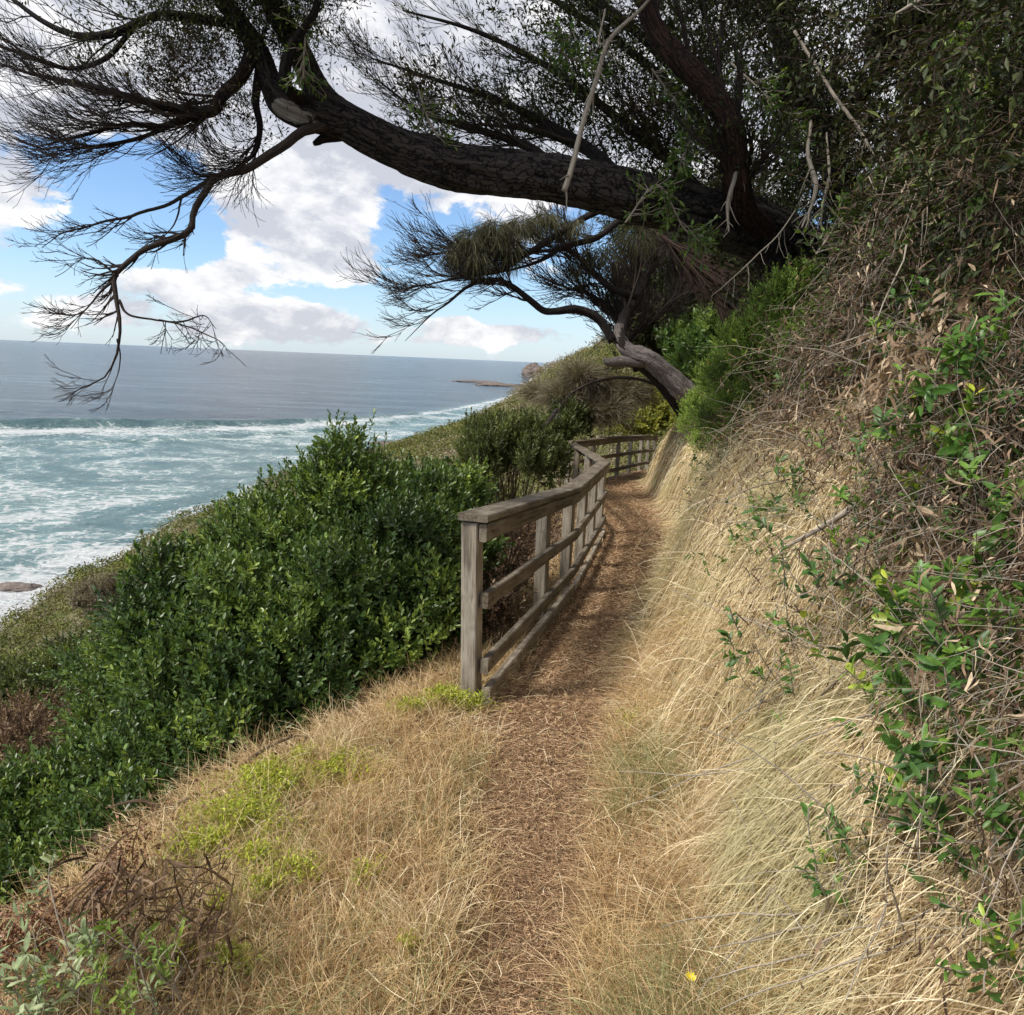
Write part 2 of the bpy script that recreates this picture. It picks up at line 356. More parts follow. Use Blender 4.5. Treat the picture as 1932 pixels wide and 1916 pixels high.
def wood_mat(name, dk=1.0):
    m, t, out = new_mat(name)
    gc = attr(t, 'gc', 'Vector'); st = t.vm('MULTIPLY', gc, (1.2, 26, 26))
    n1 = t.noise(st, 2.2, 8, .6, .5); n2 = t.noise(t.vm('MULTIPLY', gc, (1, 4, 4)), 2.4, 4, .6); n3 = t.noise(gc, 38.0, 4, .7); n4 = t.noise(gc, 8.0, 5, .65)
    c = t.mix(t.smooth(n1, .33, .68), (.105, .086, .066), (.315, .268, .208))
    c = t.mix(t.smooth(n2, .42, .68, 0, .75), c, (.39, .355, .295))
    c = t.mix(t.smooth(n1, .60, .66, 0, .7), c, (.06, .045, .032))
    c = t.mix(t.smooth(n4, .56, .72, 0, .6), c, (.085, .075, .055))
    up = t.new('ShaderNodeSeparateXYZ', i_0=t.new('ShaderNodeNewGeometry').outputs['Normal']).outputs[2]
    lich = t.math('MULTIPLY', t.smooth(n3, .57, .66), t.smooth(up, .3, .9))
    c = t.mix(lich, c, (.42, .40, .36))
    c = t.mix(t.math('MULTIPLY', t.smooth(n4, .40, .62), t.smooth(up, .3, .9, 0, .75)), c, (.10, .078, .058))
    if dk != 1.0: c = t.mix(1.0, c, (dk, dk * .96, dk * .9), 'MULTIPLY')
    b = t.new('ShaderNodeBsdfPrincipled', i_Base_Color=c, i_Roughness=.85); b.inputs['Specular IOR Level'].default_value = .2
    bp = t.new('ShaderNodeBump', i_Height=n1, i_Strength=.7, i_Distance=.008); t.l.new(bp.outputs[0], b.inputs['Normal'])
    t.l.new(b.outputs[0], out.inputs[0]); return m
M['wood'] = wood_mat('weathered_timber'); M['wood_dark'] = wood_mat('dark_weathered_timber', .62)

def ground_mat(name, path=False):
    m, t, out = new_mat(name)
    geo = t.new('ShaderNodeNewGeometry'); P = geo.outputs['Position']; sp = t.new('ShaderNodeSeparateXYZ', i_0=P)
    n1 = t.noise(P, 2.3, 5); n2 = t.noise(P, 28, 7, .7); n3 = t.noise(P, 95, 4, .7)
    if path:
        c = t.mix(t.smooth(n2, .3, .7), (.14, .082, .048), (.34, .225, .135))
        c = t.mix(t.smooth(n1, .5, .68, 0, .6), c, (.36, .245, .15))
        c = t.mix(t.smooth(n3, .60, .72, 0, .8), c, (.42, .29, .17))
        hgt = t.math('ADD', n2, t.math('MULTIPLY', n3, .5))
    else:
        near = t.mix(t.smooth(n2, .3, .7), (.040, .025, .016), (.15, .098, .055))
        m1 = t.noise(P, .085, 6, .6); m2 = t.noise(P, .55, 6, .65)
        far = t.ramp(m2, [(.3, (.045, .055, .022)), (.45, (.095, .11, .035)), (.55, (.13, .13, .05)), (.68, (.18, .15, .10))])
        far = t.mix(t.smooth(m1, .48, .62), far, (.15, .125, .085))
        up = t.new('ShaderNodeSeparateXYZ', i_0=geo.outputs['Normal']).outputs[2]
        rock = t.mix(t.smooth(m2, .35, .65), (.11, .095, .08), (.30, .27, .235))
        rk = t.math('MAXIMUM', t.smooth(sp.outputs[2], -22.0, -24.5), t.smooth(up, .62, .45))
        far = t.mix(t.math('MULTIPLY', rk, t.smooth(sp.outputs[1], 25.0, 45.0)), far, rock)
        far = t.mix(t.math('MULTIPLY', t.smooth(sp.outputs[1], 240.0, 420.0), t.smooth(m1, .38, .55)), far, rock)
        c = t.mix(t.smooth(sp.outputs[1], 22.0, 40.0), near, far)
        lft = t.smooth(sp.outputs[0], -5.0, -11.0)
        c = t.mix(t.math('MULTIPLY', lft, 1.0), c, far)
        hgt = t.math('ADD', n2, t.math('MULTIPLY', m2, .5))
    b = t.new('ShaderNodeBsdfPrincipled', i_Base_Color=c, i_Roughness=.95); b.inputs['Specular IOR Level'].default_value = .15
    bp = t.new('ShaderNodeBump', i_Height=hgt, i_Strength=.8, i_Distance=.03); t.l.new(bp.outputs[0], b.inputs['Normal'])
    t.l.new(b.outputs[0], out.inputs[0]); return m
M['ground'] = ground_mat('hillside_soil'); M['path'] = ground_mat('path_soil', True)
def rock_mat():
    m, t, out = new_mat('sea_rock'); P = t.new('ShaderNodeNewGeometry').outputs['Position']
    n = t.noise(P, .35, 8, .65); c = t.ramp(n, [(.3, (.05, .04, .035)), (.55, (.14, .11, .095)), (.7, (.25, .21, .18))])
    b = t.new('ShaderNodeBsdfPrincipled', i_Base_Color=c, i_Roughness=.8)
    bp = t.new('ShaderNodeBump', i_Height=n, i_Strength=1.0, i_Distance=.6); t.l.new(bp.outputs[0], b.inputs['Normal'])
    t.l.new(b.outputs[0], out.inputs[0]); return m
M['rock'] = rock_mat()

# ------------------------------------------------------------------ terrain
SEA = -30.0; ZB = -23.7
bp_ = [ZP(*q, ZB) for q in [(-300, 1400), (0, 1190), (120, 1105), (250, 1030), (330, 975), (430, 955), (560, 905), (730, 860), (880, 825)]]
far_ = [ZP(*q, SEA) for q in [(950, 770), (985, 735), (1003, 716)]]
XBY = np.array([-20] + [p[1] for p in bp_] + [p[1] for p in far_] + [4000.]); XBX = np.array([-38.] + [p[0] for p in bp_] + [p[0] + 9 for p in far_] + [500.])
def xb(y): return np.interp(y, XBY, XBX)
def zp(y): return np.interp(y, [-8, -3, 0, 3.7, 5.6, 6.5, 9.6, 15, 17.7, 20.2, 24, 60], [.25, .12, 0, -.25, -.43, -.52, -.68, -1.0, -1.12, -1.3, -1.6, -2.2])
def xl(y): return np.interp(y, [-8, 0, 1.6, 2.04, 2.44, 2.9, 3.55, 4.0, 5.6, 6.5, 9.6, 12, 15, 17.7, 20.2, 24, 300, 850, 4000], [-1.9, -1.5, -1.15, -1.12, -1.1, -.95, -.5, -.30, .05, .35, 1.08, 1.0, 1.0, 2.35, 3.3, 5.2, 12, 60, 560])
def pl(y): return np.interp(y, [-8, 0, 1.5, 2.3, 3.2, 3.7, 5.6, 6.5, 9.6, 12, 15, 17.7, 20.2, 24], [-.3, -.22, -.16, -.12, -.10, -.10, .25, .58, 1.28, 1.5, 1.5, 2.72, 3.7, 6])
def pr(y): return np.interp(y, [-8, 0, 1.5, 2.3, 3.3, 5, 7.1, 9, 10.4, 13.4, 16, 18.2, 20.5, 24], [.1, .22, .33, .45, .69, 1.02, 1.60, 2.10, 2.34, 2.66, 2.85, 3.35, 4.6, 8])
MOUNDS = [(1.18, 2.9, .26, .16), (1.36, 4.4, .30, .22), (1.9, 6.2, .35, .25), (2.6, 8.6, .5, .35), (3.0, 11.3, .5, .35), (1.0, 2.0, .24, .10), (3.6, 14.5, .7, .4)]
def ground(x, y):
    x, y = np.broadcast_arrays(np.asarray(x, float), np.asarray(y, float))
    z0 = zp(y); s = xl(y) - x; S = np.maximum(xl(y) - xb(y), 8.0)
    near = np.interp(s, [0, .4, 1.0, 2, 6], [0, .14, .6, 1.7, 5.6])
    T6 = z0 - ZB - 5.6
    mid = 5.6 + T6 * np.clip((s - 6) / np.maximum(S - 6, 1), 0, 1) ** .95
    dz = np.where(s > 6, mid, near) + np.maximum(s - S, 0) * 1.7
    zl = z0 - np.where(s > 0, dz, 0)
    r = x - pr(y); fw = np.interp(y, [-5, 1, 2.35, 3.3, 4, 6, 10], [.60, .48, .38, .16, .12, .12, .14])
    q = np.maximum(r, 0); e = np.maximum(q - fw, 0)
    bank = np.minimum(q, fw) * .16 + (np.minimum(e, .45) * np.interp(y, [1, 2.2, 3.2, 5, 8], [1.0, 1.6, 2.5, 3.0, 2.5]) + np.clip(e - .45, 0, .6) * np.interp(y, [1, 3, 4, 7, 10], [1.3, 1.9, 2.0, 1.2, .8]) + np.maximum(e - 1.05, 0) * .7) + np.clip(e * 4, 0, 1) * (.16 * fbm(x * 1.6, y * 1.6, 61., 3) + .03 * fbm(x * 6, y * 6, 71., 2))
    farr = np.maximum(x - xl(y), 0) * .55
    w = np.clip((y - 24) / 30, 0, 1); w = w * w * (3 - 2 * w)
    zr = z0 + bank * (1 - w) + farr * w
    z = np.where(s > 0, zl, zr)
    off = np.clip(np.maximum(s - .2, r - fw * .5), 0, 3) / 3
    z = z + off * .16 * fbm(x * .9, y * .9, 0, 3) + .012 * fbm(x * 5, y * 5, 3.0, 3)
    for (mx, my, ra, h) in MOUNDS: z = z + h * np.exp(-(((x - mx) / ra) ** 2 + ((y - my) / (ra * 1.3)) ** 2) ** 2) * np.clip(r * 4, 0, 1)
    z = z + np.clip((y - 220) / 200, 0, 1) * 9 * fbm(x * .035, y * .02, 15., 5)
    big = np.clip((np.maximum(s, r) - 6) / 20, 0, 1)
    z = z + big * (1.5 * fbm(x * .07, y * .07, 5., 4) + .5 * fbm(x * .35, y * .35, 9., 3))
    return np.maximum(z, SEA - 6)
def gnormal(x, y, e=.05):
    gx = (ground(x + e, y) - ground(x - e, y)) / (2 * e); gy = (ground(x, y + e) - ground(x, y - e)) / (2 * e)
    return norm(np.stack([-gx, -gy, np.ones_like(gx)], -1))
def gpt(x, y, dz=0.0): return np.stack([x, y, ground(x, y) + dz], -1)
def hit(px, py, dmax=700.):
    """where the ray of a picture point meets the ground"""
    px, py = np.broadcast_arrays(np.asarray(px, float), np.asarray(py, float))
    v = np.stack([(px - CX) / F, -(py - CY) / F, -np.ones_like(px)], -1) @ RC.T
    t = np.full(px.shape, .8); done = np.zeros(px.shape, bool); res = np.full(px.shape, np.nan)
    while t.min() < dmax and not done.all():
        p = v * t[..., None]; p[..., 2] += EYE
        below = p[..., 2] < ground(p[..., 0], p[..., 1]); nw = below & ~done; res[nw] = t[nw]; done |= nw; t = np.where(done, t, t * 1.015)
        if (t[~done] > dmax).all() if (~done).any() else True: break
    p = v * res[..., None]; p[..., 2] += EYE; return p
def warp_axis(lo, hi, fine_lo, fine_hi, step, growth):
    mid = list(np.arange(fine_lo, fine_hi, step)); a, s = fine_hi, step; up = []
    while a < hi: up.append(a); s *= growth; a += s
    a, s = fine_lo - step, step; dn = []
    while a > lo: dn.append(a); s *= growth; a -= s
    return np.array(dn[::-1] + mid + up + [hi])
def sheet(name, xs, ys, zf, mat, kind='structure'):
    XX, YY = np.meshgrid(xs, ys, indexing='xy'); Zz = zf(XX, YY); ny, nx = XX.shape
    i = (np.arange(ny - 1)[:, None] * nx + np.arange(nx - 1)[None]).ravel()
    g = G(); g.add(np.stack([XX, YY, Zz], -1), np.stack([i, i + 1, i + nx + 1, i + nx], -1)); return tag(g.build(name, mat), kind=kind)
sheet('hillside_ground', warp_axis(-90, 900, -4, 5, .06, 1.035), warp_axis(-12, 1500, -2, 24, .09, 1.03), ground, M['ground'])
ys = np.arange(-3, 22.5, .07); k = np.linspace(0, 1, 26)
YY, KK = np.meshgrid(ys, k, indexing='ij')
wig = .05 * fbm(YY * 2.1, KK * 0 + 2.2) ; XXp = (pl(YY) - .12) * (1 - KK) + (pr(YY) + .15) * KK + wig
edge = np.minimum(KK, 1 - KK); Zp_ = ground(XXp, YY) + np.clip(edge * 12, 0, 1) * .028 - .010 + .008 * fbm(XXp * 9, YY * 9)
ny, nx = YY.shape; ii = (np.arange(ny - 1)[:, None] * nx + np.arange(nx - 1)[None]).ravel()
g = G(); g.add(np.stack([XXp, YY, Zp_], -1), np.stack([ii, ii + 1, ii + nx + 1, ii + nx], -1)); tag(g.build('path', M['path']), kind='structure')

# ------------------------------------------------------------------ sea
CRX = np.array([-3000, -900, -400, -192, -178, -135, -92, -60, -40, -8, 6, 30, 600]); CRY = np.array([180, 200, 240, 266, 272, 293, 336, 400, 470, 640, 900, 1500, 3000.])
def sea_mat():
    m, t, out = new_mat('sea_water'); P = t.new('ShaderNodeNewGeometry').outputs['Position']; inside = attr(t, 'surf'); shore = attr(t, 'shore')
    Ps = t.vm('MULTIPLY', P, (.8, .9, 1.0))
    wv = t.noise(t.vm('MULTIPLY', P, (.35, 1.2, 1)), .05, 6, .6, .3); n1 = t.noise(Ps, .045, 8, .66, 1.2); n2 = t.noise(t.vm('MULTIPLY', P, (1.2, .8, 1)), .36, 8, .72, 1.8)
    vv = t.new('ShaderNodeTexVoronoi', feature='DISTANCE_TO_EDGE', i_Scale=.30); t.l.new(t.vm('ADD', t.vm('MULTIPLY', P, (.8, 1.2, 1)), t.vm('SCALE', t.new('ShaderNodeTexNoise', i_Vector=P, i_Scale=.25, i_Detail=4.0).outputs[1], 5.0)), vv.inputs['Vector'])
    lace = t.smooth(vv.outputs['Distance'], .17, .0)
    deep = t.mix(t.smooth(wv, .38, .62), (.014, .032, .054), (.060, .100, .140))
    teal = t.mix(t.smooth(n1, .35, .65), (.065, .145, .162), (.19, .305, .305))
    bg_ = t.noise(t.vm('MULTIPLY', P, (.25, 1.0, 1)), .012, 7, .7, .4); deep = t.mix(t.smooth(bg_, .42, .60, .0, .75), deep, (.022, .045, .066))
    zone = t.smooth(inside, -45.0, 35.0)
    c = t.mix(zone, deep, teal)
    f = t.math('ADD', t.math('MULTIPLY', t.math('SUBTRACT', n1, .5), 2.3), t.math('MULTIPLY', t.math('SUBTRACT', n2, .5), 1.5))
    f = t.math('ADD', f, t.math('MULTIPLY', lace, .33))
    f = t.math('ADD', f, t.smooth(inside, -20.0, 30.0, -.95, -.13))
    f = t.math('ADD', f, t.smooth(t.math('ABSOLUTE', t.math('SUBTRACT', inside, 16.0)), 34.0, 4.0, 0, .42))
    f = t.math('ADD', f, t.smooth(shore, 20.0, 2.0, 0, .50))
    foam = t.smooth(f, .0, .42)
    caps = t.smooth(t.noise(t.vm('MULTIPLY', P, (.35, 1.6, 1)), .09, 6, .8), .60, .74, 0, .5)
    foam = t.math('MAXIMUM', foam, caps)
    c = t.mix(t.math('MULTIPLY', foam, .93), c, (.60, .62, .635))
    b = t.new('ShaderNodeBsdfPrincipled', i_Base_Color=c, i_Roughness=t.math('MULTIPLY_ADD', foam, .45, .17))
    b.inputs['Specular IOR Level'].default_value = .2
    h = t.math('ADD', t.noise(t.vm('MULTIPLY', P, (.5, 1.8, 1)), .22, 6, .6), t.math('MULTIPLY', n2, .4)); h = t.math('ADD', h, t.math('MULTIPLY', t.noise(t.vm('MULTIPLY', P, (.4, 1.3, 1)), .05, 6, .7), 3.0))
    bp = t.new('ShaderNodeBump', i_Height=h, i_Strength=1.0, i_Distance=2.2); t.l.new(bp.outputs[0], b.inputs['Normal'])
    t.l.new(b.outputs[0], out.inputs[0]); return m
M['sea'] = sea_mat()
def sea_attrs(o, V):
    x, y = V[:, 0], V[:, 1]
    a = o.data.attributes.new('surf', 'FLOAT', 'POINT'); a.data.foreach_set('value', (np.interp(x, CRX, CRY) - y).astype(np.float32))
    sh = (xb(y) - 5) - x
    a = o.data.attributes.new('shore', 'FLOAT', 'POINT'); a.data.foreach_set('value', sh.astype(np.float32))
th = np.radians(np.linspace(-89, 60, 420)); rr = np.concatenate([np.geomspace(25, 230, 150, endpoint=False), np.geomspace(230, 420, 130, endpoint=False), np.geomspace(420, 30000, 150)])
Rr, Th = np.meshgrid(rr, th, indexing='ij'); SX, SY = Rr * np.sin(Th), Rr * np.cos(Th)
ins = np.interp(SX, CRX, CRY) - SY
amp = np.clip(1 - Rr / 2500, 0, 1)
SZ = SEA + amp * (.35 * fbm(SX * .03, SY * .09, 1.) + .2 * fbm(SX * .12, SY * .3, 4.))
crest = np.exp(-np.where(ins < 0, (ins / 7.0) ** 2, (ins / 2.6) ** 2)) * np.clip(1.0 + .9 * fbm(SX * .03, SY * 0, 7.), .15, 2) * np.clip((SX + 235) / 40, 0, 1) * np.clip((-45 - SX) / 50, 0, 1)
SZ = SZ + 2.1 * crest
ins2 = ins - 55 - 14 * fbm(SX * .015, SY * 0, 2.); SZ = SZ + .8 * np.exp(-(ins2 / 4.) ** 2) * np.clip((SX + 200) / 60, 0, 1)
nr, nt_ = Rr.shape; ii = (np.arange(nr - 1)[:, None] * nt_ + np.arange(nt_ - 1)[None]).ravel()
g = G(); VS = np.stack([SX, SY, SZ], -1).reshape(-1, 3); g.add(VS, np.stack([ii, ii + nt_, ii + nt_ + 1, ii + 1], -1)[:, ::-1]); o = g.build('sea', M['sea']); tag(o, kind='structure'); sea_attrs(o, VS)

def rock(name, label, px, py, z, size, seed, cat='rock', group=None, base=None):
    c = ZP(px, py, z) if base is None else base
    nu, nv = 40, 22; u = np.linspace(0, 2 * np.pi, nu, endpoint=False); v = np.linspace(0.02, np.pi / 2 * 1.25, nv)
    UU, VV = np.meshgrid(u, v, indexing='ij'); D = np.stack([np.cos(UU) * np.sin(VV), np.sin(UU) * np.sin(VV), np.cos(VV)], -1)
    r = 1 + .42 * fbm(D[..., 0] * 1.6 + seed, D[..., 1] * 1.6, D[..., 2] * 1.6, 5)
    r = np.round(r * 7) / 7 * .35 + r * .65
    V = D * r[..., None] * np.array(size)
    g = G(); i = (np.arange(nu)[:, None] * nv + np.arange(nv - 1)[None]); j = (((np.arange(nu) + 1) % nu)[:, None] * nv + np.arange(nv - 1)[None])
    g.add(V, np.stack([i, i + 1, j + 1, j], -1).reshape(-1, 4)); o = g.build(name, M['rock'], smooth=False); o.location = tuple(c); return tag(o, label, cat, group)
rock('sea_stack', 'pointed grey rock stack standing in the sea off the far headland', 1008, 712, SEA, (26, 30, 26), 3.3, 'sea rock')
rock('reef_rock', 'long low brown reef in the surf, beside the far headland', 955, 729, SEA, (36, 14, 3.4), 8.1, 'sea rock', 'low reef rocks in the surf')
rock('reef_rock', 'thin dark reef streak in white surf, left of the long brown reef', 900, 722, SEA, (34, 14, 2.6), 5.4, 'sea rock', 'low reef rocks in the surf')
rock('reef_rock', 'small wet brown rock in the foam at the left edge of the photo', 32, 1112, SEA, (3.0, 1.6, .8), 2.2, 'sea rock', 'low reef rocks in the surf')
rock('reef_rock', 'flat dark rock at the waterline beyond the leafy bush tip', 735, 838, SEA, (9, 3, .9), 6.2, 'sea rock', 'low reef rocks in the surf')

# ------------------------------------------------------------------ fence
def board(g, a, b, w, h, up=(0, 0, 1), bev=.006, seg=8, warp=.002):
    """a timber between a and b, w across, h along up, with chamfered long edges and slightly rounded ends"""
    a, b = np.array(a, float), np.array(b, float); L = np.linalg.norm(b - a); t = (b - a) / L; up = np.array(up, float)
    u = up - t * (up @ t); u /= np.linalg.norm(u); s = np.cross(t, u); W2, H2 = w / 2, h / 2
    prof = [(-W2 + bev, -H2), (W2 - bev, -H2), (W2, -H2 + bev), (W2, H2 - bev), (W2 - bev, H2), (-W2 + bev, H2), (-W2, H2 - bev), (-W2, -H2 + bev)]
    ts = np.concatenate([[0, bev], np.linspace(bev * 2, L - bev * 2, seg), [L - bev, L]]); V, C = [], []; off = U(0, 30, 3)
    for i, q in enumerate(ts):
        k = 1 - (.10 if i in (0, len(ts) - 1) else 0)
        for (x, y) in prof:
            ww = warp * vnoise(q * 3 + off[0], x * 8 + off[1], y * 8)
            V.append(a + t * q + s * (x * k + ww) + u * (y * k + ww)); C.append((q + off[0], x + off[1], y + off[2]))
    n = 8; K = len(ts); f = [[i * n + j, i * n + (j + 1) % n, (i + 1) * n + (j + 1) % n, (i + 1) * n + j] for i in range(K - 1) for j in range(n)]
    g.add(np.array(V), [np.array(f), np.arange(n)[::-1][None], ((K - 1) * n + np.arange(n))[None]], .5, np.array(C))
fence = empty('timber_fence', (-.17, 3.7, -.25), 'weathered grey timber post and rail fence with flat cap rail beside the path', 'fence')
def part(name, f, parent=fence, mat='wood', smooth=False):
    g = G(); f(g); return g.build(name, M[mat], parent, smooth)
FP = {'A': (-.17, 3.70), 'B': (.20, 5.56), 'C': (.53, 6.50), 'E': (1.21, 9.66), 'H': (1.13, 14.9), 'G': (2.58, 17.75), 'F': (3.58, 20.25), 'I': (4.33, 22.1)}
HB = {'A': 1.05, 'B': 1.05, 'C': 1.03, 'E': 1.04, 'H': 1.05, 'G': 1.05, 'F': 1.05, 'I': 1.05}
FZ = {k: float(zp(v[1])) for k, v in FP.items()}; FZ['A'] = -.25; FZ['B'] = -.46; FZ['C'] = -.52; FZ['I'] = -1.49
lean = {'A': (-.035, .0)}
HS = {'A': 1.055, 'C': 1.01}
def q3(k, h, off=0.0):
    h = h * HS.get(k, 1.0); return np.array([FP[k][0] + (lean.get(k, (0, 0))[0]) * h, FP[k][1], FZ[k] + h])
chain = ['A', 'C', 'E', 'H', 'G', 'F', 'I']
def sidev(a, b):
    d = np.array(FP[b]) - np.array(FP[a]); d = d / np.linalg.norm(d); return np.array([d[1], -d[0], 0])     # toward the path side (right)
def mitre(k):
    i = chain.index(k)
    if i == 0: return sidev(chain[0], chain[1])
    if i == len(chain) - 1: return sidev(chain[-2], chain[-1])
    n1, n2 = sidev(chain[i - 1], k), sidev(k, chain[i + 1]); m = n1 + n2; m /= np.linalg.norm(m); return m / max(m @ n1, .5)
def mitred(g, a, b, h0, o0, w, hh, ext0=0.0, ext1=0.0, gap=.0015):
    """rail from fence point a to b, bottom at height h0, from offset o0 to o0+w on the path side, height hh, mitred at corners"""
    ma, mb = mitre(a), mitre(b); A, B = q3(a, h0), q3(b, h0); t = norm(B - A)
    A0, A1 = A + ma * o0, A + ma * (o0 + w); B0, B1 = B + mb * o0, B + mb * (o0 + w)
    A0, A1 = A0 + t * (gap - ext0), A1 + t * (gap - ext0); B0, B1 = B0 - t * (gap - ext1), B1 - t * (gap - ext1)
    up = np.array([0, 0, hh]); bv = .007; seg = 12; off = U(0, 30, 3); L = np.linalg.norm(B - A)
    prof = [(bv / w, 0), (1 - bv / w, 0), (1, bv / hh), (1, 1 - bv / hh), (1 - bv / w, 1), (bv / w, 1), (0, 1 - bv / hh), (0, bv / hh)]
    V, C = [], []
    for f in np.linspace(0, 1, seg):
        for (x, y) in prof:
            p = (A0 * (1 - x) + A1 * x) * (1 - f) + (B0 * (1 - x) + B1 * x) * f + up * y
            p = p + .0025 * vnoise(f * L * 2.5 + off[0], x * 2, y * 2 + off[1]); V.append(p); C.append((f * L + off[0], x * w + off[1], y * hh + off[2]))
    n = 8; fa = [[i * n + j, i * n + (j + 1) % n, (i + 1) * n + (j + 1) % n, (i + 1) * n + j] for i in range(seg - 1) for j in range(n)]
    g.add(np.array(V), [np.array(fa), np.arange(n)[::-1][None], ((seg - 1) * n + np.arange(n))[None]], .5, np.array(C))
def post(k, pos, zb_, h, w=.092, ln=0.0):
    def f(g):
        d = norm(np.array([.35, 1, 0])); board(g, np.array([pos[0], pos[1], zb_ - .45]), np.array([pos[0] + ln * h, pos[1], zb_ + h]), w, w, up=d, bev=.006)
    part('post', f)
HC = 1.005                                   # underside of the cap rail
for k in chain: post(k, FP[k], FZ[k], HC * HS.get(k, 1.0) - .002, ln=lean.get(k, (0, 0))[0])
def between(a, b, f): return tuple(np.array(FP[a]) * (1 - f) + np.array(FP[b]) * f), FZ[a] * (1 - f) + FZ[b] * f
for (a, b, f) in [('A', 'C', .62), ('C', 'E', .33), ('C', 'E', .66), ('E', 'H', .33), ('E', 'H', .66), ('H', 'G', .45), ('G', 'F', .5), ('F', 'I', .5)]:
    p, z = between(a, b, f); post(None, p, z, HC * (HS.get(a, 1.0) * (1 - f) + HS.get(b, 1.0) * f) - .002, ln=lean.get(a, (0, 0))[0] * (1 - f))
for a, b in zip(chain[:-1], chain[1:]):
    e0 = .065 if a == 'A' else 0.0
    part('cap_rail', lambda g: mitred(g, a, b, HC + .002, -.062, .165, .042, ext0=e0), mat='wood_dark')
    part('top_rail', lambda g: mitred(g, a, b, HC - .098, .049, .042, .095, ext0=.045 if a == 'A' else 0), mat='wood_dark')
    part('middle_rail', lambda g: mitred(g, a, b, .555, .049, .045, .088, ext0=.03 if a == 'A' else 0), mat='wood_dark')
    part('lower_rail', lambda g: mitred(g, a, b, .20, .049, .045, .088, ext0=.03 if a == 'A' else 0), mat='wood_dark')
    if a in 'ACE': part('kick_board', lambda g: mitred(g, a, b, -.06, .052, .048, .19 if a == 'A' else .15, ext0=.03 if a == 'A' else 0))

def bolt(p, s_):
    g = G(); P = np.stack([p, p + s_ * .007])[None]; P = np.concatenate([P[:, :1], P.mean(1, keepdims=True), P[:, 1:]], 1); tubes(g, P, np.full((1, 3), .0075), 8, .5); g.build('bolt', M['bolt'], fence, False)
M['bolt'] = bark_mat('rusty_bolt', (.05, .035, .028), (.14, .085, .06), gs=30, bump=.2, rough=.7)
for a, b, f in [('A', 'C', .022), ('A', 'C', .62), ('C', 'E', .0), ('C', 'E', .33), ('C', 'E', .66)]:
    sv = sidev(a, b)
    for h, w_ in [(HC - .05, .0915), (.60, .0945), (.245, .0945)]: bolt(q3(a, h) * (1 - f) + q3(b, h) * f + sv * w_, sv)

# ------------------------------------------------------------------ overhanging tree
tree = empty('overhanging_tree', tuple(W(1720, 640, 5.6)), 'big dark coastal tree whose trunk arches over the path, bare grey scar near its fork', 'tree')
def limb(rows, name='limb', mat='bark_dark', n=48, sides=14, rough=.16, parent=tree, rs=6.0):
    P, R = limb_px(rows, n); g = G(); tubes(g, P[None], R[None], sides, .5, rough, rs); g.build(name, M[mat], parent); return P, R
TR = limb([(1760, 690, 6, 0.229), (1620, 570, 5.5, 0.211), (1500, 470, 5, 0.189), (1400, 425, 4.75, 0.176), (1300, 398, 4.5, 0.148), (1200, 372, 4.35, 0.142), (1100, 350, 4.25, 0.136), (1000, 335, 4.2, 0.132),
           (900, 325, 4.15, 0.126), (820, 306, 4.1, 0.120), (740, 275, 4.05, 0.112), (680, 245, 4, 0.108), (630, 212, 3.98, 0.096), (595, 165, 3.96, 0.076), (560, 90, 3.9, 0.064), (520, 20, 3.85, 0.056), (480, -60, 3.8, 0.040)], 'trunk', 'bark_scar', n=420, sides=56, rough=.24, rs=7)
L2 = limb([(740, 268, 4.06, .03), (690, 246, 4.0, .06), (620, 228, 3.93, .078), (565, 212, 3.88, .076), (530, 192, 3.85, .07), (508, 150, 3.83, .058), (490, 100, 3.8, .05), (450, 40, 3.75, .045), (405, -20, 3.7, .04), (380, -80, 3.7, .035)], mat='bark_scar', n=90, sides=22)
L3 = limb([(480, 85, 3.8, .04), (468, 120, 3.78, .038), (452, 150, 3.75, .034), (420, 180, 3.7, .030), (395, 212, 3.68, .026), (330, 205, 3.65, .022), (250, 185, 3.6, .018), (160, 160, 3.6, .013), (60, 140, 3.6, .008), (0, 120, 3.6, .004)])
L3b = limb([(395, 212, 3.68, .022), (350, 225, 3.66, .018), (300, 240, 3.66, .014), (240, 235, 3.6, .011), (160, 255, 3.6, .008), (80, 275, 3.6, .003)])
L4 = limb([(470, 50, 3.75, .03), (400, 40, 3.7, .024), (300, 30, 3.65, .022), (225, 60, 3.6, .020), (150, 68, 3.6, .016), (80, 40, 3.6, .012), (0, -20, 3.6, .01)])
L4b = limb([(250, 55, 3.62, .014), (200, 110, 3.6, .012), (130, 130, 3.6, .010), (50, 105, 3.6, .008), (-20, 80, 3.6, .006)])
L5 = limb([(490, 130, 3.82, .028), (482, 190, 3.8, .02), (490, 240, 3.8, .016), (480, 290, 3.8, .01), (440, 320, 3.8, .005)])
L6 = limb([(620, 200, 4.0, .04), (545, 170, 3.7, .03), (545, 100, 3.6, .028), (590, 30, 3.6, .02), (610, -40, 3.6, .01)])
L7 = limb([(640, 250, 4.02, .05), (610, 262, 3.95, .026), (600, 268, 3.93, .02), (592, 272, 3.92, .012)], n=12)
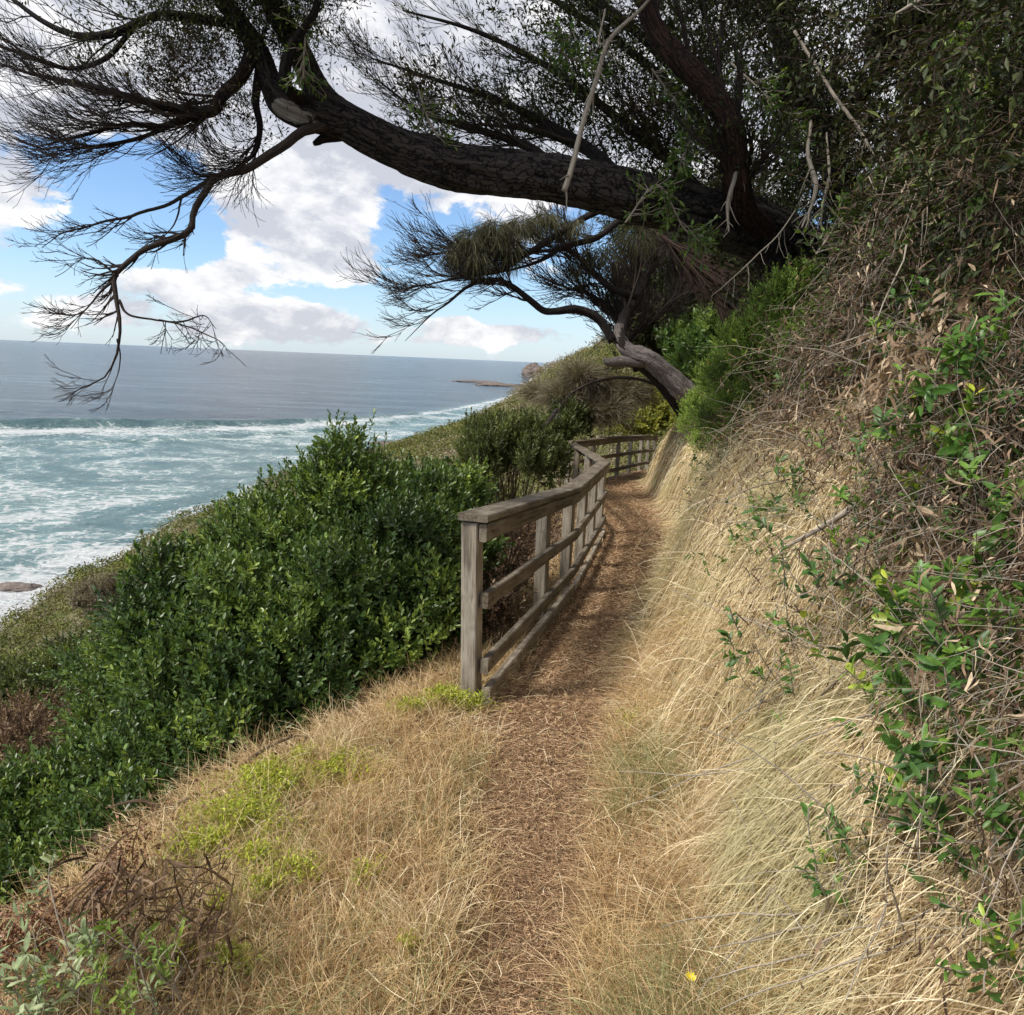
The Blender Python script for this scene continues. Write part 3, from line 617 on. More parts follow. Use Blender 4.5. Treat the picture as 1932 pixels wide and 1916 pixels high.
HBr = [[(620, 235, 3.9, .03), (570, 248, 3.85, .026), (540, 272, 3.83, .024), (505, 295, 3.8, .022), (470, 318, 3.8, .021), (440, 326, 3.8, .019), (408, 336, 3.78, .018), (388, 365, 3.76, .017), (366, 400, 3.75, .016), (360, 436, 3.74, .016), (310, 456, 3.7, .015), (270, 475, 3.68, .014), (230, 502, 3.65, .0135), (214, 525, 3.65, .013), (218, 570, 3.65, .011), (226, 620, 3.65, .008), (222, 665, 3.65, .006), (200, 710, 3.65, .004), (150, 735, 3.65, .003), (118, 757, 3.65, .0015)],
       [(400, 340, 3.78, .012), (345, 372, 3.75, .010), (280, 398, 3.72, .008), (235, 412, 3.7, .007), (170, 425, 3.7, .005), (120, 440, 3.7, .0035), (80, 470, 3.7, .0015)],
       [(222, 565, 3.65, .008), (240, 594, 3.66, .006), (290, 606, 3.68, .005), (340, 608, 3.7, .005), (385, 596, 3.72, .003), (410, 620, 3.72, .0015)],
       [(300, 606, 3.68, .004), (350, 615, 3.7, .004), (400, 635, 3.7, .003), (428, 655, 3.7, .001)],
       [(216, 525, 3.65, .008), (180, 560, 3.62, .005), (150, 590, 3.6, .003), (105, 592, 3.6, .001)],
       [(222, 520, 3.65, .007), (180, 490, 3.62, .004), (140, 488, 3.6, .001)],
       [(345, 372, 3.75, .006), (330, 420, 3.75, .004), (300, 450, 3.75, .001)],
       [(222, 640, 3.65, .005), (228, 690, 3.65, .003), (210, 745, 3.65, .001)]]
gd = G(); Ps, Rs = [], []
for r_ in HBr:
    P, R = limb_px(r_, 40); P = P + .006 * np.stack([fbm(P[:, 0] * 8, P[:, 2] * 8, k_) for k_ in (1., 2., 3.)], -1) * 2; tubes(gd, P[None], R[None], 8, .5, .12); Ps.append(P); Rs.append(R)
Ps, Rs = np.array(Ps), np.array(Rs)
down = (-.35, 0, -.8)
w_ = np.array([5, 2.6, 1.2, 1, 1.4, 1, .8, 1]); w_ /= w_.sum()
a1 = spawn(Ps, Rs, 95, .42, .98, (.4, 1.0), (.10, .34), 8, (-.9, 0, -.55), .8, (.0, 0, .25), .30, .5, .0016, w_)
a2 = spawn(*a1, 330, .15, .95, (.3, .8), (.05, .16), 6, (-.9, 0, -.4), .45, (0, 0, .35), .28, .55, .0012)
a3 = spawn(*a2, 500, .2, .95, (.3, .8), (.03, .08), 5, (-.7, 0, -.1), .3, (0, 0, .3), .25, .7, .0010)
for a, s_ in ((a1, 5), (a2, 4), (a3, 3)): tubes(gd, *a, s_)
gd.build('dead_branch', M['twig'], tree)
# sweeping bare twig fans
gt = G()
def fan(src, n1, n2, n3, bias, L1=(.3, .75), L2=(.15, .38), L3=(.07, .2), bw=1.0, curl=(0, 0, .55), t0=.25, g=gt, tip=.0011, ang=(.3, .8), wts=None, rf1=.3):
    P = np.array([s[0] for s in src]); R = np.array([s[1] for s in src])
    b1 = spawn(P, R, n1, t0, 1, ang, L1, 9, bias, bw, curl, .36, rf1, tip * 1.5, wts)
    b2 = spawn(*b1, n2, .1, .98, (.25, .6), L2, 7, bias, bw * .35, curl, .27, .6, tip * 1.1)
    b3 = spawn(*b2, n3, .1, .98, (.25, .6), L3, 5, bias, bw * .25, curl, .24, .7, tip)
    for b, s_ in ((b1, 5), (b2, 4), (b3, 3)): tubes(g, *b, s_)
    return b1, b2, b3
def eq(ls, n=48):
    out = []
    for P, R in ls:
        t = np.linspace(0, len(P) - 1, n); out.append((np.stack([np.interp(t, np.arange(len(P)), P[:, i]) for i in range(3)], -1), np.interp(t, np.arange(len(P)), R)))
    return out
fl = fan(eq([L3, L3b, L4, L4b]), 52, 320, 1100, (-1, 0, -.34), (.25, .66), bw=1.1, t0=.3, wts=[.36, .26, .2, .18])
fan(eq([L5, L3]), 30, 170, 560, (-.6, 0, -.6), (.15, .42), bw=.8, t0=.4)
L3c = limb([(395, 212, 3.68, .016), (330, 235, 3.66, .013), (260, 262, 3.66, .010), (190, 275, 3.6, .007), (110, 285, 3.6, .003)], n=30, sides=8)
fan(eq([L3c]), 20, 150, 480, (-1, 0, -.4), (.2, .5), bw=1.0, t0=.15)
L5b = limb([(490, 250, 3.8, .010), (470, 300, 3.8, .008), (420, 330, 3.8, .006), (370, 335, 3.8, .003)], n=30, sides=8)
fan(eq([L5b]), 16, 100, 300, (-.8, 0, .1), (.12, .3), bw=.9, t0=.1)
# branches above the trunk sweeping up-left
UPR = [[(1180, 352, 4.4, .05), (1120, 290, 4.5, .04), (1040, 240, 4.6, .03), (940, 190, 4.7, .02), (820, 150, 4.8, .012), (700, 110, 4.8, .005)],
       [(1330, 380, 4.7, .05), (1260, 300, 4.8, .04), (1160, 220, 4.9, .03), (1040, 130, 5.0, .022), (900, 60, 5.0, .014), (760, 20, 5.0, .006)],
       [(1060, 335, 4.3, .04), (1000, 280, 4.5, .03), (900, 245, 4.6, .02), (800, 215, 4.7, .012), (710, 150, 4.7, .005)],
       [(1390, 330, 4.8, .04), (1300, 200, 5.0, .035), (1180, 90, 5.2, .028), (1060, 10, 5.3, .02), (950, -60, 5.3, .012)],
       [(1240, 365, 4.5, .035), (1180, 330, 4.7, .028), (1060, 265, 4.9, .02), (960, 240, 5.0, .012), (860, 235, 5.0, .005)],
       [(1290, 150, 4.9, .04), (1200, 60, 5.0, .03), (1120, 0, 5.1, .02), (1000, -40, 5.1, .012)]]
upr = [limb(r_, n=40, sides=9, rough=.1) for r_ in UPR]
fu = fan(eq(upr), 120, 760, 2700, (-1, 0, .12), (.3, .75), (.18, .42), (.08, .22), 1.0, (0, 0, .5), .2)
# dark climbing limbs on the right
R1 = limb([(1440, 440, 4.8, .12), (1400, 400, 4.5, .090), (1388, 330, 4.25, .078), (1380, 240, 4.1, .070), (1345, 180, 4.05, .068), (1290, 120, 4.0, .060), (1245, 70, 4.0, .056), (1222, 10, 4.0, .052), (1230, -60, 4.0, .05)], mat='bark_red', n=120, sides=24, rough=.24, rs=8)
R2 = limb([(1640, 560, 5.6, .12), (1590, 380, 5.6, .10), (1545, 240, 5.6, .085), (1500, 160, 5.5, .075), (1470, 60, 5.5, .065), (1440, -60, 5.5, .06)], n=60, sides=14)
R3 = limb([(1760, 620, 5.6, .12), (1760, 420, 5.2, .10), (1790, 220, 4.8, .085), (1840, 60, 4.5, .07), (1860, -60, 4.3, .06)], n=60, sides=14)
R4 = limb([(1560, 260, 5.6, .06), (1650, 150, 5.3, .05), (1720, 60, 5.0, .04), (1800, -40, 4.8, .035)], n=40, sides=10)
fr = fan(eq([R1, R2, R3, R4]), 130, 800, 2300, (-.3, .35, .2), (.4, 1.0), (.2, .5), (.08, .25), .6, (0, 0, .2), .1, wts=[.12, .33, .28, .27])
gt.build('twigs', M['twig'], tree)

def sprigs(g, P, nper, L, Wd, ang=1.0, t0=.2, jit=.02, up=(0, 0, 1), rlo=0, rhi=1, drop=0.0):
    """leaves along twig paths P (B,K,3)"""
    P = P[0] if isinstance(P, tuple) else P
    B, K, _ = P.shape; n = B * nper; i = np.repeat(np.arange(B), nper); t = U(t0, 1, n) * (K - 1); k = np.minimum(t.astype(int), K - 2); f = (t - k)[:, None]
    p = P[i, k] * (1 - f) + P[i, k + 1] * f + N_(jit, (n, 3)); tn = norm(P[i, k + 1] - P[i, k]); q = N_(1, (n, 3)); q = norm(q - (q * tn).sum(-1, keepdims=True) * tn)
    a = U(.4, 1.2, n)[:, None] * ang; d = tn * np.cos(a) + q * np.sin(a); d[:, 2] -= drop
    leaves(g, p, d, norm(np.array(up) + N_(.5, (n, 3))), U(L[0], L[1], n), U(Wd[0], Wd[1], n), U(rlo, rhi, n))
gl = G()
def clump(cx, cy, d, rx, rz, n, g=gl, dd=.35, L=(.03, .06), Wd=(.008, .016), dirn=(-.5, 0, .5), Ltw=(.12, .3), per=9, tw=gt):
    c = W(cx, cy, d); p = c + np.stack([N_(.45, n) * rx, N_(.45, n) * dd, N_(.45, n) * rz], -1)
    P = walk(p, np.array(dirn) + N_(.5, (n, 3)), U(Ltw[0], Ltw[1], n), 5, (0, 0, .3), .25); sprigs(g, P, per, L, Wd)
    return P
gtw = G()
for c in [(400, 60, 3.75, .30, .22, 260), (340, 110, 3.7, .22, .22, 190), (460, 30, 3.7, .28, .2, 240), (540, 40, 3.7, .30, .22, 300), (590, 70, 3.75, .12, .24, 120), (400, 130, 3.7, .2, .2, 150), (355, 195, 3.7, .16, .12, 80), (470, 230, 3.78, .16, .15, 110), (560, -10, 3.7, .3, .15, 200),
          (280, 90, 3.6, .2, .1, 70), (180, 110, 3.6, .2, .1, 50)]:
    c = c[:5] + (int(c[5] * .62),); tubes(gtw, (P := clump(*c, L=(.018, .038), Wd=(.006, .012), per=12)), np.full(P.shape[:2], .0012), 3)
for c in [(1010, 230, 4.7, .5, .3, 200), (1150, 180, 4.9, .5, .4, 300), (1250, 280, 4.8, .4, .3, 260), (1100, 60, 5.0, .6, .35, 300), (1320, 60, 5.1, .5, .5, 320), (830, 260, 4.5, .2, .12, 60), (820, 190, 4.6, .25, .15, 50), (1340, 250, 4.7, .35, .5, 280)]:
    tubes(gtw, (P := clump(*c, L=(.03, .06), Wd=(.009, .018))), np.full(P.shape[:2], .0014), 3)
sprigs(gl, fr[1], 5, (.03, .06), (.01, .02)); sprigs(gl, fr[2], 3, (.03, .06), (.01, .02)); sprigs(gl, fu[2][0][:1300], 2, (.025, .05), (.006, .012))
for c in [(300, -420, 3.4, .8, .25, 420), (700, -420, 3.8, .9, .25, 420), (1100, -420, 4.2, .9, .25, 420), (500, -620, 3.0, .8, .3, 300), (900, -620, 3.2, .8, .3, 300)]:
    tubes(gtw, (P := clump(*c, L=(.05, .10), Wd=(.018, .034), dd=.6)), np.full(P.shape[:2], .0014), 3)
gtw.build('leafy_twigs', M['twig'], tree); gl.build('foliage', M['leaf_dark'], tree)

# creepers on the tree and the tangle at upper right
thick = empty('thicket_tree', tuple(gpt(4.2, 6.2)), 'dark leafy tree thicket filling the upper right above the bank', 'tree')
gtr = G(); Pq = []
for (x0, y0, x1, y1, z1) in [(4.4, 6.0, 3.9, 5.0, 5.6), (3.2, 5.0, 2.6, 3.6, 4.2), (3.8, 4.4, 2.9, 2.9, 4.3), (4.6, 8.0, 4.0, 8.0, 6.2)]:
    z0 = float(ground(x0, y0)) - .3
    P, R = spline([(x0, y0, z0, .12), (x0 * .8 + x1 * .2, y0 * .8 + y1 * .2, z0 * .6 + z1 * .4, .09), (x0 * .3 + x1 * .7, y0 * .4 + y1 * .6, z0 * .3 + z1 * .7, .07), (x1, y1, z1, .04)], 40); Pq.append((P, R)); tubes(gtr, P[None], R[None], 12, .5, .15)
gtr.build('trunk', M['bark_dark'], thick)
gtt = G(); bt = fan(Pq, 240, 1500, 4000, (-.25, -.35, 0), (.6, 1.5), (.25, .6), (.1, .3), .5, (0, 0, -.3), .15, g=gtt, tip=.0016)
gtt.build('twigs', M['twig_red'], thick)
gf = G(); sprigs(gf, bt[0], 20, (.04, .08), (.012, .028), jit=.05); sprigs(gf, bt[1], 12, (.035, .07), (.012, .026), jit=.04); sprigs(gf, bt[2], 5, (.03, .07), (.012, .024))
def volume_clusters(region, drange, n, g, Ltw=(.15, .4), per=10, L=(.03, .07), Wd=(.012, .026), dirn=(-.2, -.2, -.2), tw=None, rlo=0, rhi=1):
    """twigs spread through the wedge of space behind a picture polygon, between two depths"""
    x0, y0, x1, y1 = region; px, py = U(x0, x1, n), U(y0, y1, n); d = U(drange[0] ** 2, drange[1] ** 2, n) ** .5
    p = W(px, py, d); ok = p[:, 2] > ground(p[:, 0], p[:, 1]) + .05; p = p[ok]
    P = walk(p, np.array(dirn) + N_(.6, (len(p), 3)), U(Ltw[0], Ltw[1], len(p)), 5, (0, 0, -.2), .3); sprigs(g, P, per, L, Wd, rlo=rlo, rhi=rhi)
    if tw is not None: tubes(tw, P, np.full(P.shape[:2], .002), 3)
    return P
gtv = G()
for reg, dr, n in [((1500, -250, 2150, 300), (4.0, 7.0), 2600), ((1600, 200, 2150, 560), (3.3, 6.5), 2400), ((1420, 100, 1640, 520), (4.8, 7.5), 900), ((1250, -150, 1560, 140), (4.8, 7), 700), ((1750, 0, 2200, 500), (2.6, 3.6), 500), ((1380, 420, 1640, 560), (5.2, 6.6), 300)]:
    volume_clusters(reg, dr, n, gf, tw=gtv)
n = 5200; y = 1.6 * (10 / 1.6) ** U(0, 1, n); e = .85 + 2.2 * U(0, 1, n); x = pr(y) + np.interp(y, [-5, 1, 2.35, 3.3, 4, 6, 10], [.60, .48, .38, .16, .12, .12, .14]) + e; p = gpt(x, y); p[:, 2] += .8 * U(0, 1, n) * np.clip((e - .8) * 2, .15, 1); kk = fbm(x * 1.1, y * 1.1, 41.) > -.25; p = p[kk]
P = walk(p, np.array([-.5, -.3, .1]) + N_(.6, (len(p), 3)), U(.15, .4, len(p)), 5, (0, 0, -.2), .3); sprigs(gf, P, 11, (.028, .065), (.011, .024)); tubes(gtv, P, np.full(P.shape[:2], .002), 3)
n = 150; p = W(U(1620, 2000, n), U(330, 600, n), U(3.0, 4.6, n)); p = p[p[:, 2] > ground(p[:, 0], p[:, 1]) + .15]; Qh = walk(p, np.array([0, 0, -1.]) + N_(.35, (len(p), 3)), U(.25, .8, len(p)), 12, (0, 0, -.2), .35)
gh_ = G(); tubes(gh_, Qh, np.linspace(1, .4, 12)[None] * U(.0015, .005, len(p))[:, None], 5); gh_.build('dead_stems', M['vine'], thick)
gb_ = G(); sprigs(gb_, Qh, 16, (.03, .06), (.008, .016), jit=.03, drop=.6); gb_.build('dead_leaves', M['dead_leaf'], thick)
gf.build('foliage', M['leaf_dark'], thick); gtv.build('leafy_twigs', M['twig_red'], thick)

# green creeper leaves catching light
def creeper(rows, label, n=60, per=7, L=(.04, .085), mat='leaf_vinegreen', spread=.18, grp='green creepers climbing through the dark tree'):
    P, R = limb_px([(r[0], r[1], r[2], .006) for r in rows], 40); e = empty('creeper', tuple(P[-1]), label, 'creeper', grp)
    g = G(); tubes(g, P[None], R[None], 6, .5); Q = spawn(P[None], R[None], n, 0, 1, (.5, 1.3), (spread * .6, spread * 1.4), 6, (0, -.3, -.1), .4, (0, 0, .1), .35, .5, .0015); tubes(g, *Q, 3)
    g.build('stem', M['vine'], e); g = G(); sprigs(g, Q[0], per, (L[0] * .75, L[1] * .75), (L[0] * .26, L[1] * .30), jit=.008); g.build('leaves', M[mat], e)
creeper([(1800, 60, 3.4), (1840, 130, 3.3), (1830, 200, 3.2)], 'bright green creeper sprig lit in the top right corner', 34, 8)
creeper([(1080, 60, 4.2), (1060, 100, 4.2), (1130, 130, 4.3)], 'light green creeper around the pale hooked stem above the trunk', 40)
creeper([(1180, 420, 4.0), (1240, 350, 4.1), (1290, 430, 4.2), (1330, 460, 4.3)], 'green leaf sprays hanging over the underside of the trunk', 60)
creeper([(1540, 480, 3.9), (1600, 400, 3.9), (1680, 330, 3.8)], 'green creeper between the hanging vines on the right', 70)
creeper([(1700, 280, 3.6), (1760, 380, 3.5), (1690, 480, 3.4)], 'creeper with small leaves right of the looped vine', 70)
creeper([(790, 170, 4.0), (810, 230, 4.0), (840, 280, 4.05)], 'small leafy sprig growing on top of the arching trunk', 26, 8, (.03, .06))
creeper([(1230, 130, 4.3), (1300, 240, 4.3), (1280, 320, 4.2)], 'creeper leaves beside the dark bending limb', 60)
creeper([(1380, 120, 4.3), (1460, 200, 4.2), (1500, 300, 4.2)], 'creeper spray right of the dark bending limb', 60)
creeper([(580, 20, 3.6), (575, 90, 3.6), (572, 150, 3.65)], 'thin green creeper hanging down the fork at upper left', 26, 8, (.03, .06))

def vine(rows, label, grp='pale bare vines hanging in front of the dark thicket', side=10):
    P, R = limb_px(rows, 60); P = P + .012 * np.stack([fbm(P[:, 0] * 5, P[:, 2] * 5, k_) for k_ in (1., 5., 9.)], -1)
    g = G(); tubes(g, P[None], R[None], 8, .5, .1); Q = spawn(P[None], R[None], side, .2, 1, (.5, 1.2), (.05, .25), 6, (0, 0, -.4), .5, (0, 0, -.2), .3, .5, .0012); tubes(g, *Q, 4)
    return tag(g.build('hanging_vine', M['vine'], None), label, 'vine', grp)
vine([(1240, -20, 3.9, .008), (1200, 25, 3.9, .010), (1150, 75, 3.9, .011), (1128, 140, 3.88, .012), (1105, 210, 3.86, .013), (1085, 290, 3.84, .014), (1062, 358, 3.82, .016)], 'pale hooked stem hanging in front of the arching trunk')
vine([(1140, 20, 4.0, .006), (1130, 80, 3.95, .006), (1150, 75, 3.9, .007)], 'short pale twig crossing the top of the hooked stem')
vine([(1392, 240, 4.2, .006), (1394, 300, 4.2, .010), (1385, 345, 4.15, .013), (1374, 390, 4.15, .010), (1376, 440, 4.15, .005)], 'pale vine dangling below the dark bending limb')
vine([(1530, 230, 4.1, .008), (1525, 290, 4.05, .012), (1538, 345, 4.0, .014), (1530, 390, 4.0, .010), (1512, 430, 4.0, .005)], 'thick pale vine with a kink right of the bending limb')
vine([(1560, 250, 4.2, .005), (1562, 330, 4.1, .009), (1548, 420, 4.1, .006), (1568, 470, 4.1, .003)], 'thin pale vine beside the kinked vine')
vine([(1530, 560, 3.9, .006), (1590, 608, 3.9, .007), (1650, 600, 3.9, .007), (1662, 540, 3.9, .005), (1610, 460, 4.0, .004)], 'pale vine looping in a U above the dead leaves')
vine([(1500, 60, 4.4, .009), (1560, 160, 4.3, .010), (1610, 230, 4.2, .010), (1650, 300, 4.2, .006)], 'straight grey stem slanting through the thicket at upper right')
vine([(1560, 655, 3.3, .004), (1660, 620, 3.2, .005), (1780, 575, 3.1, .005), (1940, 500, 3.0, .004)], 'long straight thin vine rising to the right edge')
vine([(1670, 540, 3.6, .006), (1730, 470, 3.5, .008), (1780, 430, 3.4, .007), (1840, 380, 3.3, .004)], 'curved bare stem at the middle right of the thicket')
vine([(1500, 400, 4.0, .003), (1460, 450, 4.0, .004), (1400, 510, 4.0, .004), (1340, 560, 4.2, .002)], 'thin pale twig crossing diagonally left below the thicket')
vine([(1690, 30, 3.6, .007), (1740, 0, 3.5, .012), (1800, -30, 3.4, .014)], 'thick pale branch tip at the very top right')

# ------------------------------------------------------------------ windswept tree beyond the fence
wt = empty('windswept_tree', tuple(W(1330, 785, 13.0)), 'gnarled grey windswept tree leaning out over the path bend, tufted crown', 'tree')
D = 13.0
def lt(rows, **k): return limb([(x, y, d, r) for x, y, d, r in rows], parent=wt, **k)
lt([(1345, 800, D + .2, .20), (1321, 763, D, .19), (1290, 736, D - .1, .18), (1252, 700, D - .2, .17), (1217, 674, D - .3, .145), (1188, 662, D - .3, .125), (1170, 640, D - .3, .105), (1168, 615, D - .2, .085)], name='trunk', mat='bark_grey', n=160, sides=36, rough=.34, rs=6)
lt([(1300, 800, D + .6, .12), (1284, 775, D + .5, .11), (1255, 735, D + .3, .10), (1215, 695, D, .09), (1190, 685, D - .2, .07)], mat='bark_dark', n=50, sides=12)
lt([(1215, 684, D - .3, .10), (1175, 682, D - .3, .09), (1150, 684, D - .32, .07), (1138, 678, D - .35, .03)], mat='bark_grey', n=24, sides=12)
w1 = lt([(1195, 672, D - .3, .09), (1170, 640, D - .3, .105), (1178, 600, D, .10), (1200, 560, D + .2, .09), (1215, 530, D + .3, .08), (1238, 490, D + .5, .065), (1254, 440, D + .6, .05), (1270, 390, D + .8, .03)], n=60, sides=12)
w2 = lt([(1157, 645, D - .3, .085), (1129, 602, D - .4, .075), (1087, 584, D - .5, .07), (1050, 588, D - .6, .065), (1025, 586, D - .6, .06), (998, 565, D - .7, .055), (965, 540, D - .8, .05), (930, 528, D - .9, .04), (885, 540, D - 1, .03), (845, 572, D - 1, .02), (812, 596, D - 1, .012), (764, 644, D - 1, .004)], n=70, sides=10)
w3 = lt([(1200, 560, D + .1, .07), (1155, 545, D, .06), (1125, 520, D, .055), (1095, 490, D, .05), (1072, 470, D, .04), (1040, 440, D, .02)], n=40, sides=10)
w4 = lt([(1238, 490, D + .4, .06), (1200, 430, D + .2, .05), (1171, 417, D, .055), (1140, 440, D - .2, .055), (1117, 452, D - .3, .055), (1063, 466, D - .5, .05), (1035, 484, D - .6, .04), (1000, 500, D - .7, .025), (940, 515, D - .8, .01)], n=50, sides=10)
w5 = lt([(1180, 380, D - .4, .05), (1121, 402, D - .5, .055), (1080, 425, D - .6, .055), (1044, 448, D - .7, .055), (1010, 470, D - .8, .05), (987, 483, D - .8, .045), (944, 511, D - .9, .04), (890, 520, D - 1, .028), (840, 530, D - 1, .018), (790, 540, D - 1, .009), (720, 545, D - 1, .003)], n=60, sides=10)
w6 = lt([(1200, 700, D, .05), (1180, 640, D + .3, .05), (1165, 600, D + .4, .045), (1120, 560, D + .3, .035), (1080, 545, D + .2, .02)], n=40, sides=8)
w7 = lt([(1215, 690, D, .05), (1190, 640, D + .4, .045), (1270, 570, D + .8, .035), (1290, 500, D + 1, .03)], n=40, sides=8)
w8 = lt([(944, 511, D - .9, .025), (925, 480, D - .9, .02), (880, 470, D - .9, .012), (830, 480, D - 1, .004)], n=30, sides=7)
g2 = G()
fan(eq([w2, w5, w8, w4]), 70, 480, 1500, (-1, 0, -.22), (.5, 1.5), (.3, .8), (.15, .42), 1.0, (0, 0, .5), .35, g=g2, tip=.0034)
fan(eq([w1, w3, w6, w7]), 150, 1000, 2800, (-.4, 0, .2), (.5, 1.4), (.3, .8), (.15, .4), .5, (0, 0, .3), .2, g=g2, tip=.0042)
g2.build('twigs', M['twig'], wt)
def tuft(g, c, rx, ry, rz, n, L=(.25, .55), w=.006, dirn=(0, 0, -.6), sp=.7, curl=(0, 0, -.6), K=5):
    p = c + norm(N_(1, (n, 3))) * (U(0, 1, n) ** .45)[:, None] * np.array([rx, ry, rz])
    o = norm(p - c); P = walk(p, np.array(dirn) + o * sp + N_(.3, (n, 3)), U(L[0], L[1], n), K, curl, .15); ribbons(g, P, np.full((n, K), w) * np.linspace(1, .35, K))
gn = G()
for (x, y, d, rx, rz, n) in [(890, 455, D - .9, .26, .22, 1500), (935, 440, D - .9, .26, .22, 1500), (900, 490, D - .9, .24, .2, 1100), (960, 470, D - .8, .22, .22, 1000), (985, 425, D - .8, .22, .16, 800), (1030, 412, D - .7, .2, .14, 600), (1085, 425, D - .6, .2, .12, 250), (1130, 480, D, .3, .2, 500), (1090, 500, D, .2, .2, 300), (1200, 450, D, .35, .25, 500), (860, 480, D - .9, .16, .14, 500)]:
    tuft(gn, W(x, y, d), rx, .3, rz, n, L=(.16, .42), w=.008)
gn.build('needle_foliage', M['needle_green'], wt)

# darker crowns behind it
bt_ = empty('background_tree', tuple(gpt(6.5, 17.5)), 'dense dark brown tree crown behind the windswept tree', 'tree')
b1 = limb([(1440, 760, 18, .16), (1400, 640, 17.5, .14), (1350, 540, 17, .11), (1300, 460, 16.5, .07), (1240, 400, 16, .04)], 'trunk', parent=bt_, n=50, sides=12)
b2 = limb([(1400, 660, 17.5, .10), (1440, 560, 17, .08), (1450, 460, 17, .06), (1400, 380, 16.5, .03)], parent=bt_, n=50, sides=10)
b3 = limb([(1280, 760, 18, .10), (1250, 690, 17.5, .09), (1275, 620, 17, .07), (1300, 560, 17, .05), (1320, 480, 17, .03)], parent=bt_, n=50, sides=10)
b4 = limb([(1270, 740, 18, .08), (1285, 680, 17.5, .07), (1240, 620, 17, .05), (1220, 580, 17, .03)], parent=bt_, n=50, sides=10)
g3 = G(); fb = fan(eq([b1, b2, b3, b4]), 240, 1600, 4200, (-.3, -.2, .1), (.8, 2.0), (.4, 1.1), (.2, .6), .5, (0, 0, .1), .15, g=g3, tip=.006); g3.build('twigs', M['twig'], bt_)
g4 = G(); sprigs(g4, fb[1], 14, (.08, .16), (.02, .045), jit=.06); sprigs(g4, fb[2], 8, (.07, .15), (.02, .04), jit=.05)
for reg, n in [((1270, 390, 1520, 560), 1700), ((1330, 520, 1480, 640), 1000), ((1150, 395, 1300, 470), 500), ((1250, 440, 1400, 620), 900), ((1400, 560, 1560, 660), 600)]:
    volume_clusters(reg, (15, 18), n, g4, (.4, 1.0), 12, (.08, .16), (.02, .045))
g4.build('foliage', M['leaf_dark'], bt_)
# reddish dead spray hanging right of it
ds = empty('dead_spray', tuple(W(1290, 470, 9.0)), 'drooping reddish brown spray of dead twigs below the big trunk', 'dead branch')
P, R = limb_px([(1240, 440, 8.8, .03), (1290, 480, 8.8, .025), (1340, 540, 8.8, .02), (1400, 620, 8.8, .01), (1430, 660, 8.8, .005)], 40); g = G(); tubes(g, P[None], R[None], 8, .5); g.build('branch', M['twig_red'], ds)
g = G(); a = spawn(P[None], R[None], 150, 0, 1, (.2, .7), (.4, 1.0), 7, (.7, 0, -.6), .8, (0, 0, -.1), .15, .4, .003); b = spawn(*a, 1300, .1, 1, (.15, .5), (.2, .5), 5, (.6, 0, -.5), .4, (0, 0, 0), .15, .6, .0028); tubes(g, *a, 4); tubes(g, *b, 3); g.build('twigs', M['twig_red'], ds)

